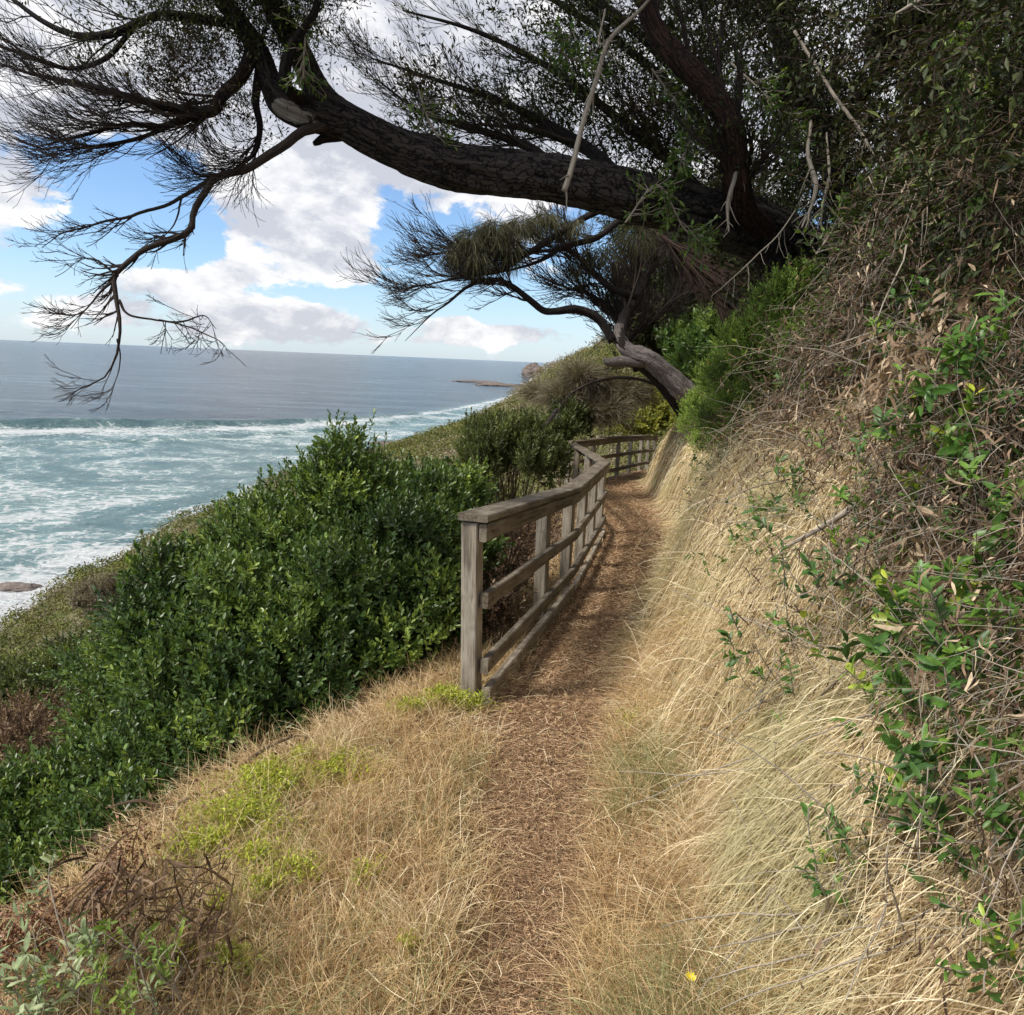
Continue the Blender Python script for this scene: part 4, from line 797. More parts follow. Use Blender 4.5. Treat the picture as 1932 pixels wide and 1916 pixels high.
# ------------------------------------------------------------------ bushes
def bush(name, label, cat, lumps, n, per=14, L=(.04, .075), wr=.42, mat='leaf_bush', Lsh=(.10, .24), upb=.55, stems=60, group=None, base=None, inner=.35, twmat='stem', tw=.003, rough_out=.0, spires=None, nsub=7, oval=True, holes=-.34):
    """lumps: (px, py, depth, rx, ry, rz) in metres; leaves stand in whorls on shoots through the lumps' outer shell"""
    C = np.array([W(l[0], l[1], l[2]) for l in lumps]); S = np.array([l[3:6] for l in lumps])
    if base is None: c0 = C.mean(0); base = (c0[0], c0[1], float(ground(c0[0], c0[1])))
    base = np.array(base, float); e = empty(name, base, label, cat, group)
    C0, S0 = C, S
    if nsub:
        k_ = len(C); dd_ = norm(N_(1, (k_ * nsub, 3)) + np.array([0, -.35, .25])); ii_ = np.repeat(np.arange(k_), nsub); f_ = U(.22, .42, k_ * nsub)[:, None]
        C = np.concatenate([C, C[ii_] + dd_ * S[ii_] * U(.72, .98, k_ * nsub)[:, None]]); S = np.concatenate([S * .86, S[ii_] * f_])
    hue = np.concatenate([U(.15, .5, len(C0)), U(0, .75, len(C) - len(C0))])
    wts = (S.prod(1)) ** .667; wts /= wts.sum(); i = RNG.choice(len(C), n, p=wts)
    d = norm(N_(1, (n, 3)) + np.array([0, -.25, .3])); rad = 1 - inner * U(0, 1, n) ** 1.6 + N_(.06, n)
    p = C[i] + d * rad[:, None] * S[i]; p = p + .10 * np.mean(S) * np.stack([fbm(p[:, 0] * 2.2, p[:, 1] * 2.2, p[:, 2] * 2.2 + k_) for k_ in (0., 9., 18.)], -1)
    q = (((p[:, None, :] - C[None]) / S[None]) ** 2).sum(-1).min(1); keep = (q > .32) | (U(0, 1, n) < .12); keep &= p[:, 2] > ground(p[:, 0], p[:, 1]) - .05; keep &= fbm(p[:, 0] * 3.2, p[:, 1] * 3.2, p[:, 2] * 3.2 + 50) > holes
    p, d, hs = p[keep], d[keep], hue[i][keep]; n = len(p)
    sh = walk(p, d + np.array([0, 0, upb]) + N_(.35, (n, 3)), U(Lsh[0], Lsh[1], n), 5, (0, 0, .4), .2)
    if spires is not None:
        for (x, y, dd, hgt, nn) in spires:
            pp = np.repeat(W(x, y, dd)[None], nn, 0) + N_(.06, (nn, 3)); pp[:, 2] -= U(0, hgt, nn); sh = np.concatenate([sh, walk(pp, np.array([0, 0, 1.]) + N_(.45, (nn, 3)), U(Lsh[0], Lsh[1], nn), 5, (0, 0, .4), .15)])
    n = len(sh); g = G(); tt = np.linspace(.15, 1, per) * 4; k = np.minimum(tt.astype(int), 3); f = (tt - k)[None, :, None]
    pos = sh[:, k] * (1 - f) + sh[:, k + 1] * f; tn = norm(sh[:, k + 1] - sh[:, k]); ph = (np.arange(per) * 2.4)[None] + U(0, 6.28, n)[:, None]
    r1 = norm(np.cross(tn, norm(N_(1, (n, 1, 3))))); r2 = np.cross(tn, r1); o = r1 * np.cos(ph)[..., None] + r2 * np.sin(ph)[..., None]; a = U(.5, 1.15, (n, per))[..., None] * np.linspace(1.1, .55, per)[None, :, None]
    dr = tn * np.cos(a) + o * np.sin(a); m = n * per; hs = np.concatenate([hs, U(.2, .6, n - len(hs))]); shade = np.clip(np.repeat(hs + N_(.16, n), per) + U(-.08, .28, m), 0, 1)
    LL = U(L[0], L[1], m); leaves(g, pos.reshape(-1, 3), dr.reshape(-1, 3), tn.reshape(-1, 3) + N_(.2, (m, 3)), LL, LL * wr * U(.8, 1.15, m), shade, .12, .12, oval=oval)
    g.build('foliage', M[mat], e)
    g = G(); tubes(g, sh, np.full(sh.shape[:2], tw * .5), 3)
    j = RNG.choice(n, stems); q = sh[j, 0]; b0 = base + np.stack([N_(.12, stems), N_(.12, stems), np.full(stems, -.1)], -1)
    tline = np.linspace(0, 1, 9)[None, :, None]; mid = (b0 * .35 + q * .65) ; mid[:, 2] -= .12 * np.linalg.norm(q - b0, axis=1)
    P = (1 - tline) ** 2 * b0[:, None] + 2 * tline * (1 - tline) * mid[:, None] + tline ** 2 * q[:, None]; P = P + N_(.012, P.shape)
    tubes(g, P, np.linspace(1, .2, 9)[None] * U(.006, .016, stems)[:, None], 5)
    st = spawn(P, np.full(P.shape[:2], .005), stems * 10, .3, 1, (.4, .9), (.15, .5), 6, (0, 0, .5), .5, (0, 0, .2), .25, .8, .0015); tubes(g, *st, 3)
    g.build('stems', M[twmat], e); return e
bush('leafy_shrub', 'large glossy green shrub with a tall pointed tip, left of the fence', 'shrub',
     [(650, 900, 5.6, .17, .25, .28), (650, 960, 5.6, .36, .4, .28), (640, 1060, 5.4, .74, .65, .36), (520, 1100, 5.3, .58, .55, .42), (760, 1040, 5.5, .50, .5, .42), (700, 1160, 5.0, .62, .6, .42), (480, 1200, 4.9, .65, .6, .44), (345, 1120, 5.2, .26, .4, .30), (600, 1270, 4.5, .50, .5, .30), (790, 1180, 5.0, .26, .35, .42), (370, 1260, 4.7, .48, .45, .34), (495, 990, 5.6, .20, .3, .13), (430, 1330, 4.3, .42, .4, .26)],
     11500, 15, L=(.028, .052), base=(-1.9, 4.9, float(ground(-1.9, 4.9))), group='glossy green shrubs left of the path', spires=[(650, 835, 5.6, .35, 55), (585, 890, 5.6, .25, 34), (700, 870, 5.6, .25, 34), (520, 925, 5.6, .2, 26), (730, 930, 5.6, .2, 30)], stems=90)
bush('leafy_shrub', 'lower glossy green shrub spilling down the slope in the bottom left', 'shrub',
     [(70, 1600, 3.9, .44, .4, .28), (220, 1490, 4.2, .42, .4, .28), (330, 1440, 4.1, .40, .4, .26), (140, 1700, 3.5, .38, .35, .22), (-60, 1640, 3.8, .40, .4, .32), (270, 1600, 3.5, .34, .3, .22), (430, 1450, 3.9, .32, .3, .20), (190, 1360, 4.8, .16, .2, .10), (160, 1265, 5.4, .16, .2, .10), (260, 1290, 5.2, .26, .3, .2), (-100, 1780, 3.3, .4, .4, .25), (50, 1790, 3.2, .22, .2, .10)],
     6200, 15, L=(.024, .044), base=(-2.4, 3.0, float(ground(-2.4, 3.0))), group='glossy green shrubs left of the path', stems=70)
bush('leafy_shrub', 'dark green shrub tucked between the pointed shrub and the fence rail', 'shrub',
     [(850, 950, 6.6, .34, .4, .26), (820, 1010, 6.2, .38, .4, .36), (870, 1080, 5.8, .24, .35, .4), (780, 930, 6.8, .30, .3, .2), (850, 1180, 5.3, .14, .3, .3)], 2600, 14, L=(.03, .055), base=(-.95, 6.1, float(ground(-.95, 6.1))), group='glossy green shrubs left of the path', stems=30)
bush('olive_bush', 'upright olive green bush with bare lower stems behind the fence', 'shrub',
     [(935, 835, 12.5, .45, .5, .28), (985, 825, 12.8, .36, .5, .26), (910, 880, 12.3, .42, .5, .30), (1000, 870, 12.4, .30, .5, .28), (905, 820, 13, .2, .3, .16)],
     1500, 18, L=(.05, .10), wr=.22, mat='leaf_olive', Lsh=(.15, .34), upb=1.3, stems=60, tw=.006, base=(0.0, 11.9, float(ground(0, 11.9))))
bush('olive_bush', 'low yellowish green bush just behind the fence corner', 'shrub',
     [(1040, 880, 13.5, .32, .5, .3), (1075, 790, 17, .55, .5, .35), (1130, 770, 18, .5, .5, .3), (1050, 830, 16, .35, .5, .35)], 900, 14, L=(.07, .13), wr=.3, mat='leaf_olive', Lsh=(.15, .35), upb=1.0, stems=20, tw=.006)
bush('yellow_bush', 'yellow green bush on the slope above the far fence end', 'shrub',
     [(1235, 780, 24, 1.0, 1.0, .5), (1190, 800, 23, .7, .8, .35), (1280, 800, 23, .7, .8, .4)], 1000, 14, L=(.10, .17), wr=.4, mat='leaf_yellow', Lsh=(.2, .5), stems=20, tw=.008)
nd = empty('needle_shrub', tuple(W(1120, 770, 17)), 'grey green needle shrub with drooping tufts behind the fence', 'shrub')
g = G()
for (x, y, d, rx, rz, n) in [(1095, 715, 17, .34, .25, 1700), (1060, 750, 17, .34, .25, 1400), (1130, 735, 17.5, .4, .3, 1700), (1175, 745, 17.5, .4, .3, 1700), (1110, 780, 17, .45, .25, 1500), (1015, 745, 18, .26, .16, 900), (1210, 750, 18, .3, .25, 800), (1150, 780, 17, .4, .3, 1400)]:
    tuft(g, W(x, y, d), rx, .4, rz, n, (.25, .6), .011, (-.15, 0, .6), .8, (0, 0, -.9))
g.build('needle_foliage', M['needle'], nd)
P, R = limb_px([(1260, 735, 14.5, .035), (1200, 715, 14.2, .03), (1140, 716, 14, .028), (1090, 735, 14, .022), (1062, 760, 14, .012), (1050, 790, 14, .006)], 40); g = G(); tubes(g, P[None], R[None], 8, .5); tubes(g, *[a for a in spawn(P[None], R[None], 14, .2, 1, (.4, 1), (.2, .5), 6, (-.5, 0, -.5), .4)], 4); tag(g.build('bare_branch', M['twig'], None), 'thin bare branch arching across the needle shrub', 'branch')
P, R = limb_px([(1018, 815, 13.2, .05), (1035, 795, 13.2, .045), (1052, 772, 13.2, .035)], 16); g = G(); tubes(g, P[None], R[None], 9, .5, .15); tag(g.build('broken_stub', M['bark_grey'], None), 'short broken grey branch stub poking above the olive bush', 'branch')
FEATHER = [(x, y, d, r, r, r * .85) for x, y, d, r in [(1480, 600, 4.25, .21), (1515, 555, 4.2, .15), (1440, 665, 4.4, .23), (1495, 660, 4.15, .18), (1405, 735, 4.9, .24), (1450, 735, 4.5, .19), (1375, 795, 5.9, .26), (1412, 800, 5.1, .17), (1340, 785, 8.0, .34), (1330, 835, 7.6, .16), (1548, 620, 4.05, .13), (1365, 720, 6.8, .2)]]
bush('feathery_bush', 'feathery light green bush on top of the bank beside the windswept trunk', 'shrub',
     FEATHER,
     8000, 16, L=(.012, .026), wr=.35, mat='leaf_feather', Lsh=(.05, .13), upb=1.0, stems=40, tw=.002, base=(1.85, 4.5, float(ground(1.85, 4.5))))
bush('dark_bank_bush', 'dark green bush in the shade behind the feathery bush', 'shrub',
     [(1330, 700, 14.5, .8, .7, .5), (1290, 650, 15.5, .5, .6, .4), (1370, 660, 13, .6, .6, .5), (1380, 730, 12, .5, .5, .5)], 1300, 14, L=(.06, .12), wr=.35, mat='leaf_vinegreen', Lsh=(.15, .35), stems=20, tw=.006)

def dep(px, py, d, off=.08, far=6.0):
    c = hit(px, py, 20.0)
    if np.isnan(c).any(): return d
    h = float((c - np.array([0, 0, EYE])) @ -RC[:, 2]); return h - off if h < far else d
FEATHER_C = np.array([W(l[0], l[1], l[2] + .1) for l in FEATHER])
# ------------------------------------------------------------------ stuff: grasses, litter, tangle, scrub
def drape(g, x, y, L, w, out=1.0, grav=1.6, K=7, lift=.25, dirx=-1.0, jit=.5, clear=.012, rlo=0., rhi=1., rv=None, tid=None):
    """blades rooted on the ground that arch out and fall down the slope, sliding over the ground's surface"""
    n = len(x); p0 = gpt(x, y, -.01); nm = gnormal(x, y, .10); dh = norm(np.stack([nm[:, 0], nm[:, 1], np.zeros(n)], -1) + 1e-6)
    tj = N_(.35, (int(tid.max()) + 1, 3))[tid] * .8 if tid is not None else 0.0
    lf = np.zeros((n, 3)); lf[:, 2] = lift; d = norm(nm * out * .7 + dh * .35 + lf + tj + N_(jit, (n, 3)) * .6); st = L / (K - 1); P = np.zeros((n, K, 3)); P[:, 0] = p0; ax = N_(.10, (n, 3))
    ax[:, 0] *= 1.2; hold = clear + .06 * U(0, 1, n) ** 1.5
    for k in range(1, K):
        d = norm(d + np.array([0, 0, -1.]) * grav / (K - 1) + ax); q = P[:, k - 1] + d * st[:, None]; gz = ground(q[:, 0], q[:, 1]) + hold / np.maximum(nm[:, 2], .3); dep = np.maximum(gz - q[:, 2], 0)
        hitb = dep > 0; q = q + nm * (dep * nm[:, 2])[:, None]; dn = np.minimum((d * nm).sum(-1), 0) * hitb; d = norm(d - nm * dn[:, None] + 1e-6); P[:, k] = q
    ribbons(g, P, (np.broadcast_to(w, (n,))[:, None]) * np.linspace(1, .25, K)[None], norm(nm + N_(.5, (n, 3))), U(rlo, rhi, n) if rv is None else rv)
def tufts(xs, ys, per, sp):
    n = len(xs); i = np.repeat(np.arange(n), per); return xs[i] + N_(sp, n * per), ys[i] + N_(sp, n * per), i
gs = G()
def e_of(y, e): return pr(y) + fwf(y) + e
# long straw hanging on the bank
def bank_pts(n, y0, y1, r0, r1):
    y = y0 * (y1 / y0) ** U(0, 1, n); r = U(r0, r1, n); return pr(y) + r, y
def fwf(y): return np.interp(y, [-5, 1, 2.35, 3.3, 4, 6, 10], [.60, .48, .38, .16, .12, .12, .14])
for (nt, y0, y1, e0, e1, per, Lr, w) in [(2600, 1.0, 3.7, -.12, .70, 34, (.30, .74), .0032), (1800, 3.0, 7.0, -.06, 1.05, 34, (.30, .75), .0040), (1700, 6.5, 13, -.02, 1.5, 24, (.35, .8), .0062), (800, 12, 22, -.02, 1.8, 18, (.35, .8), .0105)]:
    y = y0 * (y1 / y0) ** U(0, 1, nt); e = U(0, 1, nt) ** .8 * (np.interp(y, [1, 2.2, 3.4, 4.0, 5, 7, 10, 14], [.66, .72, .72, .66, .64, .68, .95, 1.5]) - e0) + e0; x = pr(y) + fwf(y) + e
    dens = fbm(x * 1.3, y * .9, 21.); ok = dens > -.55; X1, Y1, i = tufts(x[ok], y[ok], per, .035)
    tl = U(.5, 1.3, ok.sum())[i]; hg = ground(X1, Y1) - zp(Y1); kq = (hg > .05) | (Y1 < 2.9); X1, Y1, i, tl, hg = X1[kq], Y1[kq], i[kq], tl[kq], hg[kq]; hu = np.clip(U(.15, .95, ok.sum())[i] + N_(.2, len(X1)), 0, 1); drape(gs, X1, Y1, np.minimum(U(Lr[0], Lr[1], len(X1)) * tl, hg * 1.15 + np.where(Y1 < 2.9, .22, .10)), w * U(.6, 1.35, len(X1)), np.where(Y1 < 2.4, .5, .28)[:, None], np.where(Y1 < 2.2, 4.2, 5.5)[:, None], 9, np.where(Y1 < 2.2, .1, -.25), jit=.30, clear=.012, rv=hu, tid=i)
n = 9000; y = 1.3 * (9 / 1.3) ** U(0, 1, n); x = e_of(y, U(-.15, .6, n)); nm = gnormal(x, y, .1); P = walk(gpt(x, y) + nm * U(.03, .13, n)[:, None], N_(1, (n, 3)) * np.array([.6, .8, 1]) + np.array([-.1, -.1, -.5]), U(.12, .42, n), 7, (0, 0, -.9), .3); ribbons(gs, P, U(.0018, .0036, n)[:, None] * np.linspace(1, .4, 7)[None] * np.clip(y / 3, .8, 2)[:, None], norm(nm + N_(.5, (n, 3))), np.clip(U(.45, 1.1, n), 0, 1))
tag(gs.build('bank_straw_grass', M['straw']), 'long pale dry grass hanging down the bank right of the path', kind='stuff')
# verge grass: foreground left, right flat, along the path
gv = G()
def scatter(n, y0, y1, fx0, fx1): y = y0 * (y1 / y0) ** U(0, 1, n); return U(0, 1, n) * (fx1(y) - fx0(y)) + fx0(y), y
x, y = scatter(2300, .9, 4.4, lambda y: xl(y) - .35, lambda y: pl(y) + .02 + N_(.05, len(y))); X1, Y1, i = tufts(x, y, 22, .03)
np_ = (np.abs(X1 + .12) < .16) & (Y1 > 3.25) & (Y1 < 3.9); X1[np_] += -.35
drape(gv, X1, Y1, U(.08, .26, len(X1)) * U(.6, 1.3, 2300)[i], U(.0018, .0034, len(X1)), .8, 1.5, 6, .8, jit=.7)
x, y = scatter(1900, .9, 5.0, lambda y: pr(y) - .04 - np.abs(N_(.06, len(y))), lambda y: pr(y) + fwf(y) + .2); X1, Y1, i = tufts(x, y, 20, .03)
drape(gv, X1, Y1, U(.08, .28, len(X1)) * U(.6, 1.3, 1900)[i], U(.0018, .0034, len(X1)), .8, 1.5, 6, .8, jit=.8)
x, y = scatter(700, 4.0, 16, lambda y: xl(y) - .3, lambda y: pl(y) + .02); X1, Y1, i = tufts(x, y, 12, .03)
drape(gv, X1, Y1, U(.05, .18, len(X1)), U(.003, .006, len(X1)), .8, 1.4, 5, .8, jit=.7)
tag(gv.build('verge_grass', M['straw_warm']), 'short warm brown dry grass on both sides of the path', kind='stuff')
gg = G()
for (n, fx0, fx1, y0, y1) in [(170, lambda y: pr(y) + .0, lambda y: pr(y) + .35, 1.2, 3.0), (160, lambda y: pr(y) + fwf(y) + .1, lambda y: pr(y) + fwf(y) + .9, 2.2, 7), (60, lambda y: xl(y), lambda y: pl(y), 1.2, 3.)]:
    x, y = scatter(n, y0, y1, fx0, fx1); ok = fbm(x * 1.5, y * 1.5, 33.) > -.1; X1, Y1, i = tufts(x[ok], y[ok], 30, .04); drape(gg, X1, Y1, U(.10, .35, len(X1)), U(.0018, .0034, len(X1)), .8, 1.4, 6, .9, jit=.6)
tag(gg.build('green_grass', M['green_grass']), 'grey green grass growing through the straw beside the path', kind='stuff')
# lime low growth at the left edge of the platform
def lime(cx, cy, rx, ry, n):
    n = int(n * 1.5); c = hit(cx, cy); x, y = c[0] + N_(rx * .62, n), c[1] + N_(ry * .62, n); kk = fbm(x * 9, y * 9, 2.) > -.12; x, y = x[kk], y[kk]; n = len(x); p = gpt(x, y, .03); p[:, 2] += U(0, .10, n)
    leaves(glm, p, N_(1, (n, 3)) + np.array([-.3, -.1, .5]), norm(np.array([0, 0, 1.]) + N_(.4, (n, 3))), U(.008, .024, n), U(.005, .011, n))
    m = n // 3; X1, Y1 = c[0] + N_(rx * .5, m), c[1] + N_(ry * .5, m); drape(glm, X1, Y1, U(.06, .18, m), .0026, .8, 1.5, 5, .7, jit=.7)
glm = G()
for a in [(540, 1510, .22, .14, 5200), (450, 1590, .16, .10, 3000), (600, 1480, .16, .1, 2200), (400, 1640, .10, .07, 1200), (690, 1700, .04, .04, 260), (560, 1690, .06, .05, 420), (440, 1880, .06, .03, 700), (350, 1860, .05, .03, 300), (850, 1345, .14, .08, 1800), (780, 1370, .10, .06, 900), (490, 1660, .05, .04, 400), (768, 1840, .02, .02, 60), (1190, 1400, .06, .12, 250), (410, 1760, .03, .04, 200), (500, 1720, .05, .04, 260)]: lime(*a)
tag(glm.build('lime_ground_cover', M['leaf_lime']), 'yellow green low ground cover along the left edge of the grass', kind='stuff')
# litter on the path
gp = G(); n = 190000; y = .85 * (20 / .85) ** (U(0, 1, n) ** .85); kx = U(-.12, 1.12, n); x = pl(y) * (1 - kx) + pr(y) * kx + N_(.05, n)
near = np.clip(y / 3, .62, 2.6); Lp = U(.010, .042, n) * near; a = U(0, 6.28, n); dirs = np.stack([np.cos(a), np.sin(a) * .6, N_(.12, n)], -1); p = gpt(x, y, .022); p[:, 2] += U(0, .018, n)
P = walk(p, dirs, Lp, 4, (0, 0, 0), .3); gz = ground(P[..., 0], P[..., 1]) + .020; P[..., 2] = np.maximum(P[..., 2], gz); ribbons(gp, P, np.full((n, 4), .0021) * near[:, None], norm(np.array([0, 0, 1.]) + N_(.5, (n, 3))))
n = 9000; y = .85 * (8 / .85) ** U(0, 1, n); kx = U(-.6, 1.6, n); x = pl(y) * (1 - kx) + pr(y) * kx; p = gpt(x, y, .03); leaves(gp, p, np.stack([N_(1, n), N_(1, n), N_(.2, n)], -1), norm(np.array([0, 0, 1.]) + N_(.3, (n, 3))), U(.01, .028, n), U(.004, .010, n), U(.1, .9, n))
tag(gp.build('path_litter', M['litter']), 'brown needles and shredded grass littering the path', kind='stuff')
n = 30000; x, y = scatter(n, .85, 5, lambda y: xl(y) - .3, lambda y: pr(y) + fwf(y)); ok = ((x < pl(y) + .03) | (x > pr(y) - .03)) | (U(0, 1, n) < .05); x, y = x[ok], y[ok]; n = len(x); a = U(0, 6.28, n); p = gpt(x, y, .025); p[:, 2] += U(0, .05, n); P = walk(p, np.stack([np.cos(a), np.sin(a), N_(.2, n)], -1), U(.05, .2, n), 5, (0, 0, -.1), .35); P[..., 2] = np.maximum(P[..., 2], ground(P[..., 0], P[..., 1]) + .02)
gm = G(); ribbons(gm, P, np.full((n, 5), .0021), norm(np.array([0, 0, 1.]) + N_(.5, (n, 3)))); tag(gm.build('loose_straw', M['straw']), 'loose pale straw lying over the grass and path edges', kind='stuff')

# dead leaf tangle on the upper bank
def e_of(y, e): return pr(y) + fwf(y) + e
gk, gks = G(), G()
def tangle(n, y0, y1, e0, e1, sc=1.0, thr=-.3):
    y = y0 * (y1 / y0) ** U(0, 1, n); e = U(e0, e1, n); x = e_of(y, e); dn = fbm(x * 1.6, y * 1.6, 51.); ok = dn > thr; ok &= np.linalg.norm(gpt(x, y)[:, None] - FEATHER_C[None], axis=-1).min(1) > .45; x, y = x[ok], y[ok]; m = len(x); nm = gnormal(x, y, .15); p = gpt(x, y) + nm * U(.0, .34 if sc < 1.1 else .15, m)[:, None]
    P = walk(p, nm * .5 + np.array([-.1, -.1, -.3]) + N_(.75, (m, 3)), U(.15, .5, m), 7, (0, 0, -.5), .5); tubes(gks, P, np.linspace(1, .4, 7)[None] * U(.0008, .0024, m)[:, None] * sc, 4)
    sprigs(gk, P, 4, (.014 * sc, .036 * sc), (.004, .009), t0=.1, jit=.03, drop=.8)
    k = m * 11; i = np.repeat(np.arange(m), 11); q = P[i, RNG.integers(1, 7, k)] + N_(.03, (k, 3)); Q = walk(q, np.array([-.1, -.1, -.7]) + N_(.55, (k, 3)), U(.02, .085, k) * sc, 5, (0, 0, -.3), .75); cl = .5 + .5 * fbm(q[:, 0] * 4, q[:, 1] * 4, q[:, 2] * 4)
    ribbons(gk, Q, np.array([.2, 1, .9, .6, .1])[None] * U(.002, .0075, k)[:, None] * sc, None, np.clip(cl - .12 + N_(.25, k), 0, 1))
tangle(4200, 1.15, 4.0, .66, 1.45, thr=-.10); tangle(3900, 3.6, 8.5, .56, 1.2, 1.15, thr=-.12); tangle(260, 1.2, 3.4, .35, .7, .9)
# curled dead leaf bunches
for (px, py, d, n) in [(1690, 690, 2.9, 190), (1720, 745, 2.85, 150), (1790, 730, 2.7, 120), (1620, 760, 3.1, 150), (1640, 610, 3.0, 60), (1780, 610, 2.6, 70), (1560, 850, 3.2, 160), (1800, 900, 2.5, 90), (1730, 1160, 2.3, 130), (1810, 1230, 2.1, 100), (1690, 930, 2.6, 110), (1500, 830, 3.6, 200), (1900, 760, 2.3, 70), (1770, 1060, 2.3, 130)]:
    c = W(px, py, dep(px, py, d, .30)); p = c + N_(.05, (n, 3)) * np.array([1.2, .8, 1.9]); Q = walk(p, np.array([-.1, -.1, -1]) + N_(.45, (n, 3)), U(.04, .10, n), 5, (0, 0, -.1), .6); ribbons(gk, Q, np.array([.2, 1, .9, .7, .1])[None] * U(.008, .018, n)[:, None], None, U(.55, 1, n))
tag(gk.build('dead_leaf_tangle', M['dead_leaf']), 'brown withered leaves tangled over the upper bank', kind='stuff'); tag(gks.build('dead_stem_tangle', M['vine']), 'thin grey dead stems tangled over the upper bank', kind='stuff')

ggr = G(); n = 1500; y = 1.3 * (9 / 1.3) ** U(0, 1, n); x = e_of(y, U(.3, 1.4, n)); kk = fbm(x * 2.1, y * 2.1, 81.) > .12; x, y = x[kk], y[kk]; nm = gnormal(x, y, .15); P = walk(gpt(x, y) + nm * U(.04, .3, len(x))[:, None], nm * .5 + N_(.6, (len(x), 3)), U(.06, .2, len(x)), 5, (0, 0, .3), .3); sprigs(ggr, P, 9, (.018, .045), (.008, .018), jit=.005)
tag(ggr.build('bank_greenery', M['leaf_vinegreen']), 'small green leaves scattered through the withered tangle on the bank', kind='stuff')
# green shoots on the bank
SH = 'leafy green plants growing out of the bank'
def shoots(px, py, d, n, label, L=(.035, .075), sp=.10, mat='leaf_fresh', dirn=(-.5, -.3, .5), wr=.36, per=11, Ls=(.06, .18), grp=SH, name='bank_plant', cat='plant', off=None):
    d = dep(px, py, d, .33 if py < 1300 else .22) if px > 1400 else d; c = W(px, py, d); gx = float(c[0] + .12); base = np.array([gx, float(c[1]) + .05, float(ground(gx, c[1] + .05))]); e = empty(name, base, label, cat, grp)
    p = c + N_(sp, (n, 3)) * np.array([1, .6, 1.2]); S_ = walk(p, np.array(dirn) + N_(.5, (n, 3)), U(Ls[0], Ls[1], n), 5, (0, 0, .5), .25)
    L = (L[0] * .78, L[1] * .78); ns = n; t = np.linspace(0, 1, 7)[None, :, None]; b0 = base + N_(.002, (ns, 3)); mid = (b0 + p[:ns]) / 2 + N_(.07, (ns, 3)); P = (1 - t) ** 2 * b0[:, None] + 2 * t * (1 - t) * mid[:, None] + t ** 2 * p[:ns, None]
    g = G(); tubes(g, P, np.where(np.arange(ns) < max(n // 4, 3), .0022, .0010)[:, None] * np.ones((1, 7)), 4); tubes(g, S_, np.full((n, 5), .0018), 4); g.build('stems', M['vine'], e)
    g = G(); m = n * per; i = np.repeat(np.arange(n), per); tt = np.tile(np.linspace(.2, 1, per), n) * 4; k = np.minimum(tt.astype(int), 3); f = (tt - k)[:, None]; pos = S_[i, k] * (1 - f) + S_[i, k + 1] * f; tn = norm(S_[i, k + 1] - S_[i, k])
    q = N_(1, (m, 3)); q = norm(q - (q * tn).sum(-1, keepdims=True) * tn); a = U(.5, 1.2, m)[:, None]; LL = U(L[0], L[1], m); leaves(g, pos, tn * np.cos(a) + q * np.sin(a), tn + N_(.2, (m, 3)), LL, LL * wr * U(.8, 1.2, m), np.clip(np.repeat(U(0, .8, n), per) + U(0, .2, m), 0, 1), .15, .28, oval=True); g.build('leaves', M[mat], e)
for a in [(1860, 830, 2.35, 30, 'bright green plant with broad leaves at the right edge, below the pale leaf bunches', (.05, .10), .12), (1890, 720, 2.3, 16, 'broad leaved sprig at the right edge above the brightest plant', (.05, .10), .09), (1800, 950, 2.5, 20, 'green sprig left of the right edge plant, halfway down the bank', (.045, .08), .10),
          (1915, 1240, 1.75, 16, 'lime green leaves at the right edge halfway down, over dark gaps', (.035, .07), .07), (1760, 1200, 2.2, 26, 'tall green shoots between withered leaves on the lower bank', (.035, .075), .10), (1690, 1310, 2.3, 22, 'dark green shoots just above the straw mound', (.04, .08), .09),
          (1830, 1500, 1.75, 30, 'dark green leafy shoot hanging at the right, above the tangled straw', (.035, .07), .09), (1780, 1350, 1.95, 26, 'green shoots hanging beside the tangled dead stems on the right', (.035, .07), .09), (1590, 1100, 2.9, 24, 'low green plant under the dead stick', (.03, .06), .12), (1490, 970, 3.4, 16, 'small bright green sprig left of the dead stick', (.03, .06), .07),
          (1660, 1040, 2.8, 26, 'dark green clump right of the dead stick end', (.03, .06), .12), (1560, 700, 3.6, 26, 'yellow green sprigs at the top of the dead leaf bank', (.035, .07), .13), (1720, 620, 3.3, 22, 'pale green sprigs in front of the dark thicket', (.035, .07), .13), (1590, 1700, 1.75, 7, 'few small green leaves in the straw near the bottom right', (.02, .045), .04),
          (1610, 1600, 1.85, 9, 'small green leaves poking out of the pale straw mound', (.02, .045), .05), (1900, 1590, 1.6, 12, 'green leaves at the right edge near the bottom', (.03, .06), .05), (1500, 720, 4.6, 26, 'yellow green leaves beside the feathery bush', (.035, .07), .15), (1910, 1000, 2.1, 18, 'green leaves with a yellow tint at the right edge', (.04, .08), .08),
          (1650, 880, 3.0, 14, 'dark green sprig in a shaded hollow of the dead leaves', (.03, .06), .08), (1920, 1800, 1.45, 8, 'few green leaves in the bottom right corner', (.025, .05), .04), (1750, 800, 2.8, 14, 'yellowish sprig among the pale curled leaf bunches', (.04, .08), .07), (1480, 1240, 2.9, 16, 'green grass like shoots in the straw hollow', (.03, .06), .1)]:
    shoots(*a)
